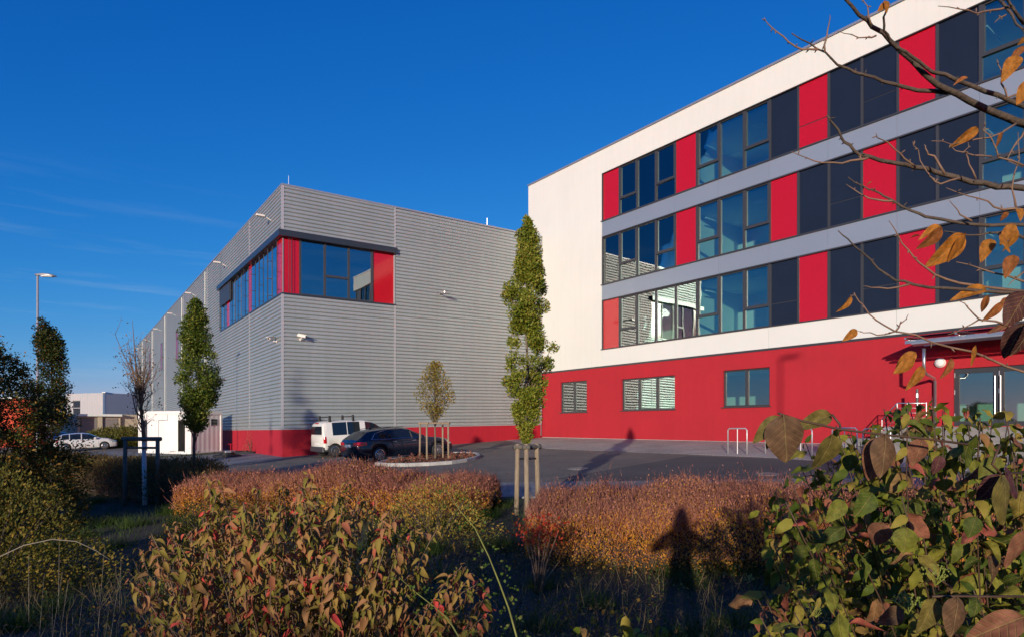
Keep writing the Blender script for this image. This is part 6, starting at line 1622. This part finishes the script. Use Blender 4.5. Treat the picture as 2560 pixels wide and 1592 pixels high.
x = rng.uniform(-7, 5, n); y = rng.uniform(2.5, 11, n)
P = np.stack([x, y, ground(x, y) + 0.05 + rng.random(n) * 0.05], -1)
V, F = scatter(T2, F2, P, basis(unit(rand_dirs(n) * np.array([1, 1, .3])), unit(UP + rand_dirs(n) * .7)), rng.uniform(0.03, 0.07, n))
tag(link('leaf_litter', np_mesh('leaf_litter', V, F, M['litter'])), 'brown fallen leaves scattered over the ground', 'litter', kind='stuff')
n = 900                      # leaves blown against the kerb and along the edge of the asphalt
x = np.concatenate([rng.uniform(-7, 9, n // 2), rng.uniform(-6, 2, n - n // 2)]); y = np.concatenate([np.interp(x[:n // 2], [-7, 0, 14], [18.0, 15.4, 12.2]) + np.abs(rng.normal(size=n // 2)) * 0.9, rng.uniform(18, 36, n - n // 2)])
P = np.stack([x, y, CAMZ + PA + PB * x + PC * y + 0.03], -1)
V, F = scatter(T2, F2, P, basis(unit(rand_dirs(n) * np.array([1, 1, .2])), unit(UP + rand_dirs(n) * .5)), rng.uniform(0.04, 0.08, n))
tag(link('blown_leaves', np_mesh('blown_leaves', V, F, M['litter'])), 'dry leaves blown over the asphalt', 'litter', kind='stuff')
# low weeds
n = 9000
kx = rng.uniform(-7, 5, 160); ky = rng.uniform(3, 9, 160); i = rng.integers(0, 160, n)
x = kx[i] + rng.normal(size=n) * .16; y = ky[i] + rng.normal(size=n) * .16
P = np.stack([x, y, ground(x, y) + rng.random(n) * 0.24], -1)
V, F = scatter(T2 * np.array([1.4, 1, 1]), F2, P, basis(unit(rand_dirs(n) + UP * .4), unit(UP + rand_dirs(n) * .6)), rng.uniform(0.02, 0.05, n))
tag(link('weeds', np_mesh('weeds', V, F, M['lf_dark'])), 'low green weeds between the bushes', 'weeds', kind='stuff')

# ------------------------------------------------------------------ what stands behind the camera and throws shade
M['lf_back'] = leafmat('shade_tree_leaf', [(0, (0.03, 0.05, 0.01)), (1, (0.10, 0.09, 0.02))], 0.2)
def shade_tree(label, x, y, H, rad, n, size, z0=0.6):
    prof = [(0, rad * 0.5, 0), (0.2, rad, 0), (0.55, rad * 0.85, 0), (0.8, rad * 0.5, 0), (1, 0.06, 0)]
    return tree('garden_tree', label, gv(x, y), H, z0, prof, M['lf_back'], n, 42, size, 0.11, bark='bark_dark', group='trees behind the camera', clump=0.55, branches=14)
shade_tree('tall tree behind the camera shading the left hedge', -22.0, -4.0, 11.2, 0.95, 60, 0.17)
shade_tree('thin tall tree behind the camera beside the tallest', -24.3, -4.0, 10.2, 0.5, 34, 0.15)
shade_tree('round tree behind the camera shading the left grass', -16.8, -3.5, 6.3, 2.3, 150, 0.20)
shade_tree('broad tree behind the camera shading the left shrub', -14.2, -2.2, 5.6, 1.2, 120, 0.20)
shade_tree('slender tree behind the camera far to the left', -26.0, -3.0, 6.8, 2.0, 110, 0.20)
shade_tree('tree right of the camera shading the right asphalt', 5.2, -1.2, 5.4, 1.6, 120, 0.18, 1.2)
e = hedge('rear_shade_hedge', 'unseen low hedge added behind the camera to shade the foreground', (-9.5, -2.6), (3.6, -2.2), 0.55, 1.16, 3000, 12000, (0.07, 0.12, 0.06), (M['lf_back'], M['lf_back']), lumps=0.4)  # added out of view, height set so its shadow darkens the foreground

# ------------------------------------------------------------------ photographer, whose shadow lies on the right hedge
M['jacket'] = mat('dark_jacket', (0.04, 0.045, 0.06), 0.8, var=0.2, vscale=8)
M['hair'] = mat('brown_hair', (0.05, 0.03, 0.02), 0.7)
pg = float(ground(0, -0.3))
pe = empty('person', (-0.12, -0.34, pg), 0, 'photographer in a dark hooded jacket holding a camera at chest height', 'person')
J = {'pel': (0, 0, 0.95), 'sp': (0, 0.0, 1.15), 'ch': (0, 0.0, 1.36), 'nk': (0, 0.01, 1.50), 'hd': (0, 0.03, 1.62), 'tp': (0, 0.02, 1.74),
     'sl': (-0.16, 0, 1.46), 'el': (-0.38, 0.03, 1.24), 'wl': (-0.11, 0.20, 1.27), 'hl': (-0.06, 0.235, 1.29), 'sr': (0.16, 0, 1.46), 'er': (0.38, 0.03, 1.24), 'wr': (0.11, 0.20, 1.27), 'hr': (0.06, 0.235, 1.29),
     'pl': (-0.10, 0, 0.90), 'kl': (-0.12, 0.02, 0.50), 'al': (-0.13, -0.01, 0.09), 'tl': (-0.14, 0.14, 0.04), 'pr': (0.10, 0, 0.90), 'kr': (0.12, 0.02, 0.50), 'ar': (0.13, -0.01, 0.09), 'tr': (0.14, 0.14, 0.04)}
E_ = [('pel', 'sp'), ('sp', 'ch'), ('ch', 'nk'), ('nk', 'hd'), ('hd', 'tp'), ('ch', 'sl'), ('sl', 'el'), ('el', 'wl'), ('wl', 'hl'), ('ch', 'sr'), ('sr', 'er'), ('er', 'wr'), ('wr', 'hr'), ('pel', 'pl'), ('pl', 'kl'), ('kl', 'al'), ('al', 'tl'), ('pel', 'pr'), ('pr', 'kr'), ('kr', 'ar'), ('ar', 'tr')]
RD = {'pel': .15, 'sp': .14, 'ch': .16, 'nk': .12, 'hd': .11, 'tp': .06, 'sl': .10, 'el': .06, 'wl': .035, 'hl': .035, 'sr': .10, 'er': .06, 'wr': .035, 'hr': .035, 'pl': .095, 'kl': .065, 'al': .045, 'tl': .04, 'pr': .095, 'kr': .065, 'ar': .045, 'tr': .04}
ks = list(J); me = bpy.data.meshes.new('body'); me.from_pydata([J[k] for k in ks], [(ks.index(a), ks.index(b_)) for a, b_ in E_], [])
bo = link('body', me, pe); me.materials.append(M['jacket'])
sk = bo.modifiers.new('skin', 'SKIN')
for i, k in enumerate(ks):
    sv = me.skin_vertices[0].data[i]; sv.radius = (RD[k], RD[k]); sv.use_root = (k == 'pel')
bo.modifiers.new('sub', 'SUBSURF').render_levels = 1
MB().lathe([(0.125, 1.46), (0.115, 1.56), (0.100, 1.68), (0.05, 1.80), (0.005, 1.815)], 14, (0, -0.01, 0)).build('hood', M['jacket'], pe, True)
